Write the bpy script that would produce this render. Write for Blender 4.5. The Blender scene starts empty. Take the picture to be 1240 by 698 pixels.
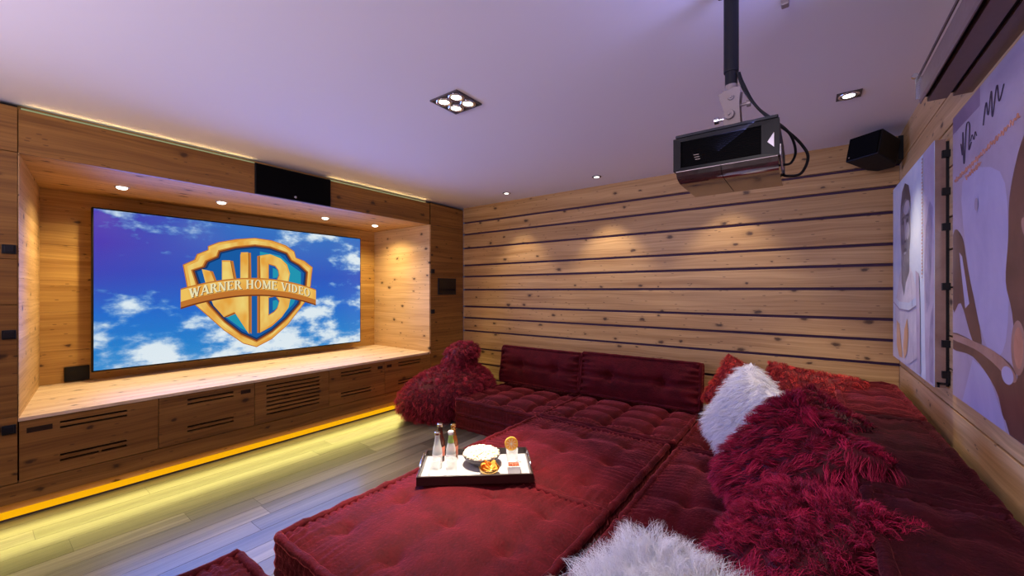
import bpy, math, random
import numpy as np
from mathutils import Vector, Matrix
random.seed(7)
C = bpy.context.scene.collection
PI = math.pi

# ------------------------------------------------------------------ materials
def new_mat(name):
    m = bpy.data.materials.new(name); m.use_nodes = True
    nt = m.node_tree
    return m, nt, nt.nodes['Principled BSDF']

def N(nt, kind, **kw):
    n = nt.nodes.new(kind)
    for k, v in kw.items():
        if k.startswith('i_'):
            n.inputs[k[2:]].default_value = v
        else:
            setattr(n, k, v)
    return n

def math_n(nt, op, a, b=None, c=None, clamp=False):
    n = nt.nodes.new('ShaderNodeMath'); n.operation = op; n.use_clamp = clamp
    for i, v in enumerate((a, b, c)):
        if v is None: continue
        if isinstance(v, (int, float)): n.inputs[i].default_value = v
        else: nt.links.new(v, n.inputs[i])
    return n.outputs[0]

def mix_col(nt, fac, a, b, blend='MIX'):
    n = nt.nodes.new('ShaderNodeMix'); n.data_type = 'RGBA'; n.blend_type = blend
    for s, v in (('Factor', fac), ('A', a), ('B', b)):
        soc = [i for i in n.inputs if i.name == s and i.type == ('VALUE' if s == 'Factor' else 'RGBA')][0]
        if isinstance(v, (int, float)): soc.default_value = v
        elif isinstance(v, tuple): soc.default_value = (*v, 1)
        else: nt.links.new(v, soc)
    return [o for o in n.outputs if o.type == 'RGBA'][0]

def plain(name, col, rough=.5, metal=0, **kw):
    m, nt, p = new_mat(name)
    p.inputs['Base Color'].default_value = (*col, 1)
    p.inputs['Roughness'].default_value = rough
    p.inputs['Metallic'].default_value = metal
    for k, v in kw.items():
        p.inputs[k.replace('_', ' ')].default_value = v
    # slight procedural variation so no surface is dead flat
    no = N(nt, 'ShaderNodeTexNoise', i_Scale=35.0, i_Detail=3.0)
    tc = N(nt, 'ShaderNodeTexCoord'); nt.links.new(tc.outputs['Object'], no.inputs['Vector'])
    r = math_n(nt, 'MULTIPLY_ADD', no.outputs['Fac'], .12, max(0, rough - .06))
    nt.links.new(r, p.inputs['Roughness'])
    return m

def emit(name, col, s=1.0):
    m, nt, p = new_mat(name)
    p.inputs['Base Color'].default_value = (0, 0, 0, 1)
    p.inputs['Roughness'].default_value = 1
    p.inputs['Specular IOR Level'].default_value = 0
    p.inputs['Emission Color'].default_value = (*col, 1)
    p.inputs['Emission Strength'].default_value = s
    return m

def wood(name, a, c, light, dark, rough=.42, knots=True, grain=1.0, spec=.4, tv=.42):
    m, nt, p = new_mat(name)
    L = nt.links.new
    tc = N(nt, 'ShaderNodeTexCoord'); sx = N(nt, 'ShaderNodeSeparateXYZ'); L(tc.outputs['Object'], sx.inputs[0])
    at = N(nt, 'ShaderNodeAttribute', attribute_name='tone'); t = at.outputs['Fac']
    A = math_n(nt, 'MULTIPLY_ADD', t, 37.3, sx.outputs[a])
    B = math_n(nt, 'MULTIPLY_ADD', t, 11.7, sx.outputs[c])
    def vec(sa, sc):
        k = N(nt, 'ShaderNodeCombineXYZ')
        L(math_n(nt, 'MULTIPLY', A, sa), k.inputs[0]); L(math_n(nt, 'MULTIPLY', B, sc), k.inputs[1])
        return k.outputs[0]
    w = N(nt, 'ShaderNodeTexNoise', noise_dimensions='2D', i_Scale=1.0, i_Detail=2.0); L(vec(1.6, 4), w.inputs['Vector'])
    Bw = math_n(nt, 'MULTIPLY_ADD', w.outputs['Fac'], .05, B); B0 = B; B = Bw
    g1 = N(nt, 'ShaderNodeTexNoise', noise_dimensions='2D', i_Scale=1.0, i_Detail=5.0, i_Roughness=.6); L(vec(1.1, 75), g1.inputs['Vector'])
    g2 = N(nt, 'ShaderNodeTexNoise', noise_dimensions='2D', i_Scale=1.0, i_Detail=3.0); L(vec(.7, 14), g2.inputs['Vector'])
    f = math_n(nt, 'ADD', math_n(nt, 'MULTIPLY', g1.outputs['Fac'], .5), math_n(nt, 'MULTIPLY', g2.outputs['Fac'], .5))
    f = math_n(nt, 'MULTIPLY_ADD', f, 3.3 * grain, .5 - 1.65 * grain, clamp=True)
    col = mix_col(nt, f, dark, light)
    B = B0
    if knots:
        vo = N(nt, 'ShaderNodeTexVoronoi', voronoi_dimensions='2D', i_Scale=1.0); kw_ = N(nt, 'ShaderNodeVectorMath', operation='MULTIPLY_ADD'); kn = N(nt, 'ShaderNodeTexNoise', noise_dimensions='2D', i_Scale=1.0, i_Detail=2.0); L(vec(22, 30), kn.inputs['Vector']); L(kn.outputs['Color'], kw_.inputs[0]); kw_.inputs[1].default_value = (.10, .10, 0); L(vec(3.1, 5.4), kw_.inputs[2]); L(kw_.outputs[0], vo.inputs['Vector'])
        sc = N(nt, 'ShaderNodeSeparateColor'); L(vo.outputs['Color'], sc.inputs[0])
        r = math_n(nt, 'MULTIPLY_ADD', sc.outputs[0], .052, .014)
        q = math_n(nt, 'DIVIDE', vo.outputs['Distance'], r)
        pick = math_n(nt, 'GREATER_THAN', sc.outputs[1], .30)
        k = math_n(nt, 'MULTIPLY', math_n(nt, 'SUBTRACT', 1.75, q, clamp=True), pick)
        halo = math_n(nt, 'MULTIPLY', math_n(nt, 'MULTIPLY_ADD', q, -.28, 1.0, clamp=True), pick)
        col = mix_col(nt, math_n(nt, 'MULTIPLY', halo, .45), col, tuple(x * .55 for x in dark))
        col = mix_col(nt, math_n(nt, 'MULTIPLY', k, .85), col, (.045, .018, .008))
        vs = N(nt, 'ShaderNodeTexVoronoi', voronoi_dimensions='2D', i_Scale=1.0); L(vec(7, 26), vs.inputs['Vector'])
        sv = N(nt, 'ShaderNodeSeparateColor'); L(vs.outputs['Color'], sv.inputs[0])
        nick = math_n(nt, 'MULTIPLY', math_n(nt, 'LESS_THAN', vs.outputs['Distance'], .085), math_n(nt, 'GREATER_THAN', sv.outputs[2], .72))
        col = mix_col(nt, math_n(nt, 'MULTIPLY', nick, .6), col, (.07, .03, .012))
    tone = math_n(nt, 'MULTIPLY_ADD', t, tv, 1 - tv / 2)
    cc = N(nt, 'ShaderNodeCombineColor')
    for i in range(3): L(tone, cc.inputs[i])
    col = mix_col(nt, 1.0, col, cc.outputs[0], 'MULTIPLY')
    L(col, p.inputs['Base Color'])
    p.inputs['Roughness'].default_value = rough
    p.inputs['Specular IOR Level'].default_value = spec
    bp = N(nt, 'ShaderNodeBump', i_Strength=.18, i_Distance=.004); L(g1.outputs['Fac'], bp.inputs['Height']); L(bp.outputs[0], p.inputs['Normal'])
    return m

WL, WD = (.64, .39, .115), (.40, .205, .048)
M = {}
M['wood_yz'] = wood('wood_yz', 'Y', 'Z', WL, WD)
M['wood_yx'] = wood('wood_yx', 'Y', 'X', WL, WD)
M['wood_xz'] = wood('wood_xz', 'X', 'Z', (.60, .375, .155), (.37, .20, .068))
M['wood_front'] = wood('wood_front', 'Y', 'Z', (.40, .195, .044), (.20, .086, .018))  # same wood, darkened in colour for the poorly lit fronts
M['floor'] = wood('floor_oak', 'Y', 'X', (.15, .135, .115), (.055, .048, .042), rough=.40, knots=False, grain=.85, spec=.5, tv=1.1)
_p = M['floor'].node_tree.nodes['Principled BSDF']; _p.inputs['Coat Weight'].default_value = .4; _p.inputs['Coat Roughness'].default_value = .18
M['wood_pale'] = wood('wood_pale', 'Y', 'X', (.80, .64, .44), (.62, .44, .26), rough=.6, spec=.2)
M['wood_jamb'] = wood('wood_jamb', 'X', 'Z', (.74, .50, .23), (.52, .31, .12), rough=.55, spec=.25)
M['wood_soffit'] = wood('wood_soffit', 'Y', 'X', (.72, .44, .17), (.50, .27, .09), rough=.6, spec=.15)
M['wood_side'] = wood('wood_side', 'Y', 'Z', (.72, .48, .22), (.50, .29, .11), rough=.5)
M['plaster'] = plain('ceiling_paint', (.78, .74, .76), .85)
M['groove'] = plain('groove_backing', (.055, .018, .05), .7)
M['black'] = plain('black_plastic', (.006, .006, .007), .5, 0, Specular_IOR_Level=.25)
M['blackgloss'] = plain('black_gloss', (.006, .006, .008), .12)
M['blackbezel'] = plain('black_bezel', (.006, .006, .007), .6, 0, Specular_IOR_Level=.25)
M['blackmatt'] = plain('black_cloth', (.004, .004, .0045), .9, 0, Specular_IOR_Level=.05)
M['slot'] = plain('slot_dark', (.008, .006, .005), .9)
M['iron'] = plain('dark_iron', (.02, .022, .028), .45, .6)
M['steel'] = plain('steel', (.6, .6, .6), .25, 1)
M['putty'] = plain('putty_metal', (.25, .205, .18), .45, .3)
M['brownmetal'] = plain('brown_metal', (.23, .155, .12), .42, .25)
M['browndark'] = plain('brown_metal_dark', (.10, .065, .055), .45, .2)
M['white'] = plain('white_ceramic', (.85, .84, .82), .25)
M['gold'] = plain('brass', (.75, .48, .16), .25, 1)
M['traywood'] = plain('tray_wood', (.022, .010, .009), .3)
M['mirror'] = plain('tray_mirror', (.50, .50, .52), .16, .1)
M['pull'] = plain('bronze_pull', (.045, .026, .016), .8, 0, Specular_IOR_Level=.1)
M['lamp'] = emit('lamp_disc', (1, .95, .86), 5)
M['lamphousing'] = plain('lamp_housing', (.10, .09, .10), .4, .5)
M['reflector'] = plain('lamp_reflector', (.8, .8, .82), .2, .9)
M['ledyellow'] = emit('led_yellow', (1.0, .46, .004), .95)
M['ledcove'] = emit('led_cove', (.62, .66, .34), .42)
M['popcorn'] = plain('popcorn', (.86, .78, .58), .7)
M['crisp'] = plain('crisp', (.75, .30, .03), .5)
M['nut'] = plain('nut', (.42, .10, .04), .45)
M['orange'] = plain('orange_flesh', (.88, .42, .05), .4)
M['peel'] = plain('orange_peel', (.85, .50, .06), .5)

def glass(name, col, body=.0):
    # thin clear glass: mostly see-through, brighter towards the rim, with gloss
    m, nt, p = new_mat(name)
    p.inputs['Base Color'].default_value = (*col, 1); p.inputs['Roughness'].default_value = .04
    lw = N(nt, 'ShaderNodeLayerWeight', i_Blend=.35)
    a = math_n(nt, 'MULTIPLY_ADD', lw.outputs['Facing'], .55, .10 + body, clamp=True)
    nt.links.new(a, p.inputs['Alpha'])
    return m
M['glass'] = glass('clear_glass', (.90, .93, .92))
M['tonic'] = glass('pale_bottle_glass', (.80, .86, .82), .38)
M['cola'] = plain('dark_bottle', (.05, .008, .006), .1)
M['amber'] = plain('amber_bottle', (.20, .06, .015), .12)
M['labelwhite'] = plain('label_white', (.85, .85, .82), .5)
M['labelgreen'] = plain('label_green', (.30, .50, .10), .5)
M['labelred'] = plain('label_red', (.75, .25, .15), .5)

def velvet(name, base, tint, sw=.9):
    m, nt, p = new_mat(name); L = nt.links.new
    tc = N(nt, 'ShaderNodeTexCoord')
    n1 = N(nt, 'ShaderNodeTexNoise', i_Scale=9.0, i_Detail=5.0, i_Roughness=.65); L(tc.outputs['Object'], n1.inputs['Vector'])
    n2 = N(nt, 'ShaderNodeTexNoise', i_Scale=90.0, i_Detail=3.0); L(tc.outputs['Object'], n2.inputs['Vector'])
    f = math_n(nt, 'MULTIPLY_ADD', n1.outputs['Fac'], 2.2, -.6, clamp=True)
    f2 = math_n(nt, 'MULTIPLY_ADD', n2.outputs['Fac'], 1.6, -.3, clamp=True)
    col = mix_col(nt, math_n(nt, 'MULTIPLY_ADD', f2, .45, math_n(nt, 'MULTIPLY', f, .55)), tuple(x * .35 for x in base), tuple(min(1, x * 1.7) for x in base))
    L(col, p.inputs['Base Color'])
    p.inputs['Roughness'].default_value = .75
    p.inputs['Specular IOR Level'].default_value = .12
    L(math_n(nt, 'MULTIPLY_ADD', f, sw * 1.0, sw * .22), p.inputs['Sheen Weight'])
    p.inputs['Sheen Roughness'].default_value = .30
    p.inputs['Sheen Tint'].default_value = (*tint, 1)
    bp = N(nt, 'ShaderNodeBump', i_Strength=.8, i_Distance=.014)
    L(math_n(nt, 'ADD', n1.outputs['Fac'], math_n(nt, 'MULTIPLY', n2.outputs['Fac'], .35)), bp.inputs['Height']); L(bp.outputs[0], p.inputs['Normal'])
    return m
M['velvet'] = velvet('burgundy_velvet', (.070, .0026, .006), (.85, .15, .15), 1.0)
M['velvet_shaded'] = velvet('burgundy_velvet_shaded', (.034, .002, .005), (.6, .12, .14), .42)  # darker copy of the burgundy, shade painted in for the unlit bolsters

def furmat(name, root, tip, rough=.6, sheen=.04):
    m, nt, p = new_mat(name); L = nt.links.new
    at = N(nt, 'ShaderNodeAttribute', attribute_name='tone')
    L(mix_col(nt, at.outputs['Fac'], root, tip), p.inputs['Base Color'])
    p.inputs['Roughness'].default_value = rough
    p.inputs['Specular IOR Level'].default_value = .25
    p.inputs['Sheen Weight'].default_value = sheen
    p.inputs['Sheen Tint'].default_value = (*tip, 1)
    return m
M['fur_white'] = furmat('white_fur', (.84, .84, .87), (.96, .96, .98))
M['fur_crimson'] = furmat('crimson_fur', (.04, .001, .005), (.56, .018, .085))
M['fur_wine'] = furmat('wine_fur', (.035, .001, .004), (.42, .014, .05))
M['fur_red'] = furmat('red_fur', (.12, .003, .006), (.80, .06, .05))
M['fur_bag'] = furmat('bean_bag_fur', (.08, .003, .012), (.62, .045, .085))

# ------------------------------------------------------------------ mesh builder
class MB:
    def __init__(s): s.v = []; s.f = []; s.m = []; s.t = []; s.tone = 0.5
    def _add(s, vs, fs, m):
        o = len(s.v); s.v += [tuple(p) for p in vs]
        for f in fs: s.f.append([o + i for i in f]); s.m.append(m); s.t.append(s.tone)
    def box(s, x0, x1, y0, y1, z0, z1, m=0):
        vs = [(x, y, z) for z in (z0, z1) for y in (y0, y1) for x in (x0, x1)]
        s._add(vs, [(0, 2, 3, 1), (4, 5, 7, 6), (0, 1, 5, 4), (2, 6, 7, 3), (0, 4, 6, 2), (1, 3, 7, 5)], m); return s
    def prism(s, poly, axis, a0, a1, m=0, caps=True):
        # poly: 2-D points in the two other axes (order x,y,z without `axis`)
        def P(q, a):
            q = list(q); q.insert('xyz'.index(axis), a); return q
        n = len(poly); vs = [P(q, a0) for q in poly] + [P(q, a1) for q in poly]
        fs = [(i, (i + 1) % n, n + (i + 1) % n, n + i) for i in range(n)]
        if caps: fs += [tuple(range(n))[::-1], tuple(range(n, 2 * n))]
        s._add(vs, fs, m); return s
    def lathe(s, prof, c=(0, 0, 0), n=24, m=0, axis='z', cap=True):
        vs = []; fs = []
        for r, h in prof:
            for i in range(n):
                a = 2 * PI * i / n
                q = (r * math.cos(a), r * math.sin(a), h)
                if axis == 'x': q = (h, q[0], q[1])
                elif axis == 'y': q = (q[1], h, q[0])
                vs.append((c[0] + q[0], c[1] + q[1], c[2] + q[2]))
        k = len(prof)
        for j in range(k - 1):
            for i in range(n):
                i2 = (i + 1) % n
                fs.append((j * n + i, j * n + i2, (j + 1) * n + i2, (j + 1) * n + i))
        if cap:
            fs.append(tuple(range(n))[::-1]); fs.append(tuple((k - 1) * n + i for i in range(n)))
        s._add(vs, fs, m); return s
    def tube(s, path, r, n=10, m=0, closed=False):
        P = [Vector(p) for p in path]; k = len(P); vs = []
        rr = r if hasattr(r, '__len__') else [r] * k
        prev = None
        for i in range(k):
            if closed: d = P[(i + 1) % k] - P[i - 1]
            else: d = P[min(i + 1, k - 1)] - P[max(i - 1, 0)]
            d.normalize()
            if prev is None:
                u = d.cross(Vector((0, 0, 1)))
                if u.length < 1e-3: u = d.cross(Vector((1, 0, 0)))
            else: u = prev - d * prev.dot(d)
            u.normalize(); prev = u; w = d.cross(u)
            for j in range(n):
                a = 2 * PI * j / n
                vs.append(P[i] + (u * math.cos(a) + w * math.sin(a)) * rr[i])
        fs = []
        for i in range(k if closed else k - 1):
            i2 = (i + 1) % k
            for j in range(n):
                j2 = (j + 1) % n
                fs.append((i * n + j, i * n + j2, i2 * n + j2, i2 * n + j))
        if not closed: fs += [tuple(range(n))[::-1], tuple((k - 1) * n + j for j in range(n))]
        s._add(vs, fs, m); return s
    def poly(s, pts, m=0): s._add(pts, [tuple(range(len(pts)))], m); return s
    def build(s, name, mats, parent=None, smooth=False, bevel=0, segs=2, local=False, origin=None):
        me = bpy.data.meshes.new(name)
        off = Vector((0, 0, 0))
        if not local:
            if parent is not None: off = ROOT.get(parent, Vector((0, 0, 0)))
            elif origin is not None: off = Vector(origin)
        me.from_pydata([tuple(Vector(p) - off) for p in s.v], [], s.f)
        me.polygons.foreach_set('material_index', s.m)
        at = me.attributes.new('tone', 'FLOAT', 'FACE'); at.data.foreach_set('value', s.t)
        me.polygons.foreach_set('use_smooth', [smooth] * len(s.f))
        for m in (mats if isinstance(mats, (list, tuple)) else [mats]): me.materials.append(M[m])
        me.update()
        o = bpy.data.objects.new(name, me); C.objects.link(o)
        if parent is not None: o.parent = parent; ROOT[o] = off
        elif origin is not None: o.location = origin; ROOT[o] = off
        if bevel:
            b = o.modifiers.new('bevel', 'BEVEL'); b.width = bevel; b.segments = segs; b.limit_method = 'ANGLE'; b.angle_limit = .7
        return o
ROOT = {}

def tag(o, label, cat, group=None, kind=None):
    o['label'] = label; o['category'] = cat
    if group: o['group'] = group
    if kind: o['kind'] = kind
    return o
def thing(name, label, cat, loc=(0, 0, 0), rotz=0, group=None):
    o = bpy.data.objects.new(name, None); C.objects.link(o)
    o.location = loc; o.rotation_euler = (0, 0, rotz); o.empty_display_size = .05
    ROOT[o] = Vector(loc)
    return tag(o, label, cat, group)
def struct(o):
    o['kind'] = 'structure'; return o
def fast_mesh(name, V, loops, starts, totals, tone, mat, smooth=True):
    me = bpy.data.meshes.new(name)
    me.vertices.add(len(V)); me.vertices.foreach_set('co', np.asarray(V, np.float32).ravel())
    me.loops.add(len(loops)); me.loops.foreach_set('vertex_index', np.asarray(loops, np.int32))
    me.polygons.add(len(starts)); me.polygons.foreach_set('loop_start', np.asarray(starts, np.int32))
    me.polygons.foreach_set('use_smooth', np.full(len(starts), smooth))
    me.update(calc_edges=True)
    at = me.attributes.new('tone', 'FLOAT', 'POINT'); at.data.foreach_set('value', np.asarray(tone, np.float32))
    me.materials.append(M[mat]); me.validate()
    return me

# ------------------------------------------------------------------ room shell
XL, XR, YB, YF, H = -3.675, .51, 3.885, -2.2, 2.40
NB = -4.78            # back of the TV niche
SH = .575             # top of the worktop
SO = 2.11             # niche soffit

fl = MB(); rnd = random.Random(3); x = XL - .3; row = 0
while x < XR + .05:
    w = rnd.choice((.115, .14, .14, .165))
    y = YF - rnd.random() * 1.2
    while y < YB:
        l = rnd.uniform(.9, 2.0); fl.tone = rnd.random()
        fl.box(x + .0013, x + w - .0013, max(y, YF - .05) + .0008, min(y + l, YB + .05) - .0008, -.015, 0)
        y += l
    x += w
fl.tone = .5
fl.box(XL - 1.2, XR + .1, YF - .1, YB + .1, -.06, -.0025, 1)
struct(fl.build('floor', ['floor', 'slot']))
struct(MB().box(XL - 1.2, XR + .1, YF - .1, YB + .1, H, H + .1).build('ceiling', ['plaster']))

# boards: joints at these heights on both the back and the right wall
JO = [.20, .38, .569, .789, .958, 1.106, 1.326, 1.497, 1.644, 1.868, 2.05, 2.203]
EDG = [0] + JO + [H]
wb = MB(); rnd = random.Random(11)
for i in range(len(EDG) - 1):
    wb.tone = rnd.uniform(.2, .8)
    wb.box(XL + .002, XR, YB, YB + .03, EDG[i] + (.011 if i else 0), EDG[i + 1] - (.011 if i < len(EDG) - 2 else 0), 0)
wb.box(XL, XR + .1, YB + .028, YB + .1, 0, H, 1)
struct(wb.build('wall_back', ['wood_xz', 'groove'], bevel=.002, segs=1))
wr = MB()
for i in range(len(EDG) - 1):
    wr.tone = rnd.uniform(.25, .85)
    wr.box(XR, XR + .03, YF, YB, EDG[i] + (.004 if i else 0), EDG[i + 1] - (.004 if i < len(EDG) - 2 else 0), 0)
wr.box(XR + .028, XR + .1, YF, YB + .1, 0, H, 1)
struct(wr.build('wall_right', ['wood_side', 'groove'], bevel=.0015, segs=1))
struct(MB().box(XL - 1.2, XR + .1, YF - .08, YF, 0, H).build('wall_front', ['wood_xz']))

# TV wall: niche lining + fascia
wl = MB(); wl.tone = .45
wl.box(XL - .025, XL, .17, 3.297, SO, 2.362, 3)                       # fascia above the niche
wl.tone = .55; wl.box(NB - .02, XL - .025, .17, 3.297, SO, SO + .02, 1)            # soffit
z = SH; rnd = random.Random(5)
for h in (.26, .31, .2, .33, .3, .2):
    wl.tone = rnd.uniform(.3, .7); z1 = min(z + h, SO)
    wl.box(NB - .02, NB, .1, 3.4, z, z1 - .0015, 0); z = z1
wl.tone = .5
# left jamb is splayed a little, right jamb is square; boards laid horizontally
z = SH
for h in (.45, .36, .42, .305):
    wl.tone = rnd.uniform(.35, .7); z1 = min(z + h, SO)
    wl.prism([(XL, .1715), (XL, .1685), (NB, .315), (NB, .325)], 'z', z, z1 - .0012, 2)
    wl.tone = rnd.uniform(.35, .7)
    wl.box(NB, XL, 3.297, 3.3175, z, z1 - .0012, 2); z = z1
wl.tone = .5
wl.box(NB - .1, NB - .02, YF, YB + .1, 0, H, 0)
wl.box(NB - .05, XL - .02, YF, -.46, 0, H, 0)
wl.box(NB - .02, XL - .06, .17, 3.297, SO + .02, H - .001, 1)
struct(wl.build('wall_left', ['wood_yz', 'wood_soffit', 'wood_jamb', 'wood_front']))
struct(MB().box(XL - .03, XL - .006, -.46, YB, .086, .196).box(XL - .06, XL - .036, -.46, YB, 0, .196, 1).build('baseboard_left', ['wood_front', 'wood_side'], bevel=.001))  # recess board in paler wood, its colour boosts the strip's glow

# LED strips
sk = thing('led_strip', 'yellow glowing light strip along the floor under the wooden cabinets', 'light strip', (XL, 1.6, 0))
MB().box(XL - .034, XL + .004, -.46, YB - .02, .010, .040).build('diffuser', ['ledyellow'], sk)
MB().box(XL - .034, XL + .006, -.46, YB - .02, .0, .0105).build('channel', ['browndark'], sk)
for (y0, y1, lb) in ((.18, 1.40, 'pale cove light strip above the wooden fascia left of the black speaker'), (2.05, 3.24, 'pale cove light strip above the wooden fascia right of the black speaker')):
    t = thing('cove_light', lb, 'light strip', (XL - .02, y0, 2.363), group='cove strips above the niche')
    MB().box(XL - .055, XL - .006, y0, y1, 2.3625, 2.374).build('diffuser', ['ledcove'], t)
    MB().box(XL - .059, XL - .054, y0, y1, 2.3625, 2.390).build('channel', ['browndark'], t)

# tall cabinets either side of the niche
def tall_cabinet(y0, y1, label, latch_y, latch_z):
    t = thing('tall_cabinet', label, 'cabinet', (XL - .3, (y0 + y1) / 2, .196), group=None)
    MB().box(NB + .3, XL - .0215, y0 + .002, y1 - .002, .198, 2.385).build('body', ['slot'], t)
    for (a, b) in ((.2, .586), (.586, 1.229), (1.229, 1.492), (1.492, 2.11), (2.11, 2.372)):
        m = MB(); m.tone = random.uniform(.25, .55)
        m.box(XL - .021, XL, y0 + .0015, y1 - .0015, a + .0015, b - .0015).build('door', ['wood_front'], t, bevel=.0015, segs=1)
    for zc in latch_z:
        l = MB().box(XL, XL + .014, latch_y - .026, latch_y + .026, zc - .026, zc + .026)
        l.box(XL + .014, XL + .019, latch_y - .018, latch_y + .018, zc - .018, zc + .018)
        l.build('latch', ['iron'], t, bevel=.003)
    return t
tall_cabinet(-.46, .168, 'tall wooden cabinet with black latches at the left end of the niche', .135, (1.548, 1.06, .517))
tr = tall_cabinet(3.318, YB, 'tall wooden cabinet with small black screen, between niche and boarded wall', 3.345, (1.548, 1.06))
cp = thing('control_panel', 'small black touch panel set into the right tall wooden cabinet', 'control panel', (XL, 3.5, 1.25))
MB().box(XL, XL + .010, 3.43, 3.74, 1.262, 1.468).build('frame', ['iron'], cp, bevel=.003)
MB().box(XL + .010, XL + .0125, 3.445, 3.725, 1.275, 1.455).build('screen', ['blackgloss'], cp)

# low media cabinets under the worktop
def slotted(y0, y1, z0, z1, ya, yb, slots, bridge=None):
    m = MB(); m.tone = random.uniform(.35, .6)
    m.box(XL - .021, XL, y0, ya, z0, z1); m.box(XL - .021, XL, yb, y1, z0, z1)
    zz = z0
    for (a, b) in sorted(slots):
        m.box(XL - .021, XL, ya, yb, zz, a); zz = b
    m.box(XL - .021, XL, ya, yb, zz, z1)
    if bridge: m.box(XL - .021, XL, bridge[0], bridge[1], bridge[2], bridge[3])
    return m
UN = [.171, .792, 1.400, 2.037, 2.664, 3.315]
pair = [(.269, .282), (.301, .314), (.469, .482), (.501, .514)]
vent = [(.262 + .034 * i, .275 + .034 * i) for i in range(8)]
spec = [('leftmost low wooden cabinet with slot pairs and a pull at its left', pair, .33, .63, .20, .30),
        ('low wooden cabinet with slot pairs, between leftmost cabinet and louvred cabinet', pair, .955, 1.25, 1.30, 1.37),
        ('low wooden cabinet with eight long ventilation louvres', vent, 1.49, 1.95, None, None),
        ('low wooden cabinet with slot pairs, just right of the louvred cabinet', pair, 2.16, 2.50, 2.575, 2.635),
        ('low wooden cabinet with slot pairs beside the furry bean bag', pair, 2.84, 3.16, 2.69, 2.75)]
for i, (lb, sl, ya, yb, h0, h1) in enumerate(spec):
    y0, y1 = UN[i], UN[i + 1]
    t = thing('media_cabinet', lb, 'cabinet', (XL - .3, (y0 + y1) / 2, .2), group='low cabinets under the worktop')
    MB().box(NB + .1, XL - .03, y0 + .002, y1 - .002, .2, .552).build('body', ['slot'], t)
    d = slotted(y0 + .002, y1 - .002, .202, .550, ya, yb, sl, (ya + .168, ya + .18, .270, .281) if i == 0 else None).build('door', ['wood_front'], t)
    if h0:
        hm = MB().box(XL - .001, XL + .0025, h0, h1, .478, .508)
        hm.box(XL + .0025, XL + .006, h0 + .006, h1 - .006, .498, .505)
        hm.build('handle', ['pull'], d)
wt = MB(); wt.tone = .8
wt.prism([(XL + .004, .168), (XL + .004, 3.316), (NB, 3.316), (NB, .32)], 'z', .553, SH)
tag(wt.build('worktop', ['wood_pale'], origin=(XL - .5, 1.7, .553), bevel=.002), 'long pale wooden worktop running below the television', 'worktop')
so = thing('power_socket', 'small black socket box on the niche wall by the television corner', 'socket', (NB, .53, .63))
MB().box(NB, NB + .03, .45, .59, .585, .70).build('housing', ['black'], so, bevel=.004)
MB().lathe([(.022, 0), (.022, .004), (.017, .005)], (NB + .03, .5, .645), 16, axis='x').build('outlet', ['slot'], so)

# centre speaker
cs = thing('centre_speaker', 'wide black loudspeaker set into the fascia above the television', 'speaker', (XL, 1.72, SO))
MB().box(XL - .02, XL + .012, 1.40, 2.05, SO + .002, 2.368).build('frame', ['black'], cs, bevel=.004)
MB().box(XL + .012, XL + .017, 1.407, 2.043, SO + .009, 2.361).build('grille', ['blackmatt'], cs, bevel=.002)
MB().lathe([(.011, 0), (.011, .003), (.004, .004)], (XL + .017, 1.72, SO + .03), 16, axis='x').build('badge', ['steel'], cs)

# ------------------------------------------------------------------ television
TX = -4.6
m, nt, p = new_mat('screen_sky'); L = nt.links.new
tc = N(nt, 'ShaderNodeTexCoord'); sx = N(nt, 'ShaderNodeSeparateXYZ'); L(tc.outputs['Object'], sx.inputs[0])
# object origin = lower-left corner of the screen: Y 0..2.37, Z 0..1.30
v = math_n(nt, 'DIVIDE', sx.outputs['Z'], 1.30); u = math_n(nt, 'DIVIDE', sx.outputs['Y'], 2.37)
rp = N(nt, 'ShaderNodeValToRGB'); L(v, rp.inputs[0]); e = rp.color_ramp.elements
e[0].position = 0; e[0].color = (.012, .24, .60, 1); e[1].position = 1; e[1].color = (.03, .16, .52, 1)
k = e.new(.35); k.color = (.010, .14, .58, 1); k = e.new(.62); k.color = (.012, .085, .50, 1)
vio = math_n(nt, 'MULTIPLY', math_n(nt, 'MULTIPLY_ADD', u, -2.4, 1.05, clamp=True), math_n(nt, 'MULTIPLY_ADD', v, 2.2, -.75, clamp=True))
base = mix_col(nt, vio, rp.outputs[0], (.055, .030, .42))
def cvec(sy, sz, o):
    k = N(nt, 'ShaderNodeCombineXYZ')
    L(math_n(nt, 'MULTIPLY_ADD', sx.outputs['Y'], sy, o), k.inputs[0]); L(math_n(nt, 'MULTIPLY', sx.outputs['Z'], sz), k.inputs[1]); return k.outputs[0]
cn = N(nt, 'ShaderNodeTexNoise', noise_dimensions='2D', i_Scale=1.0, i_Detail=8.0, i_Roughness=.58); L(cvec(2.3, 4.5, 4.3), cn.inputs['Vector'])
fine = N(nt, 'ShaderNodeTexNoise', noise_dimensions='2D', i_Scale=1.0, i_Detail=5.0); L(cvec(9, 12, 2.0), fine.inputs['Vector'])
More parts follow.
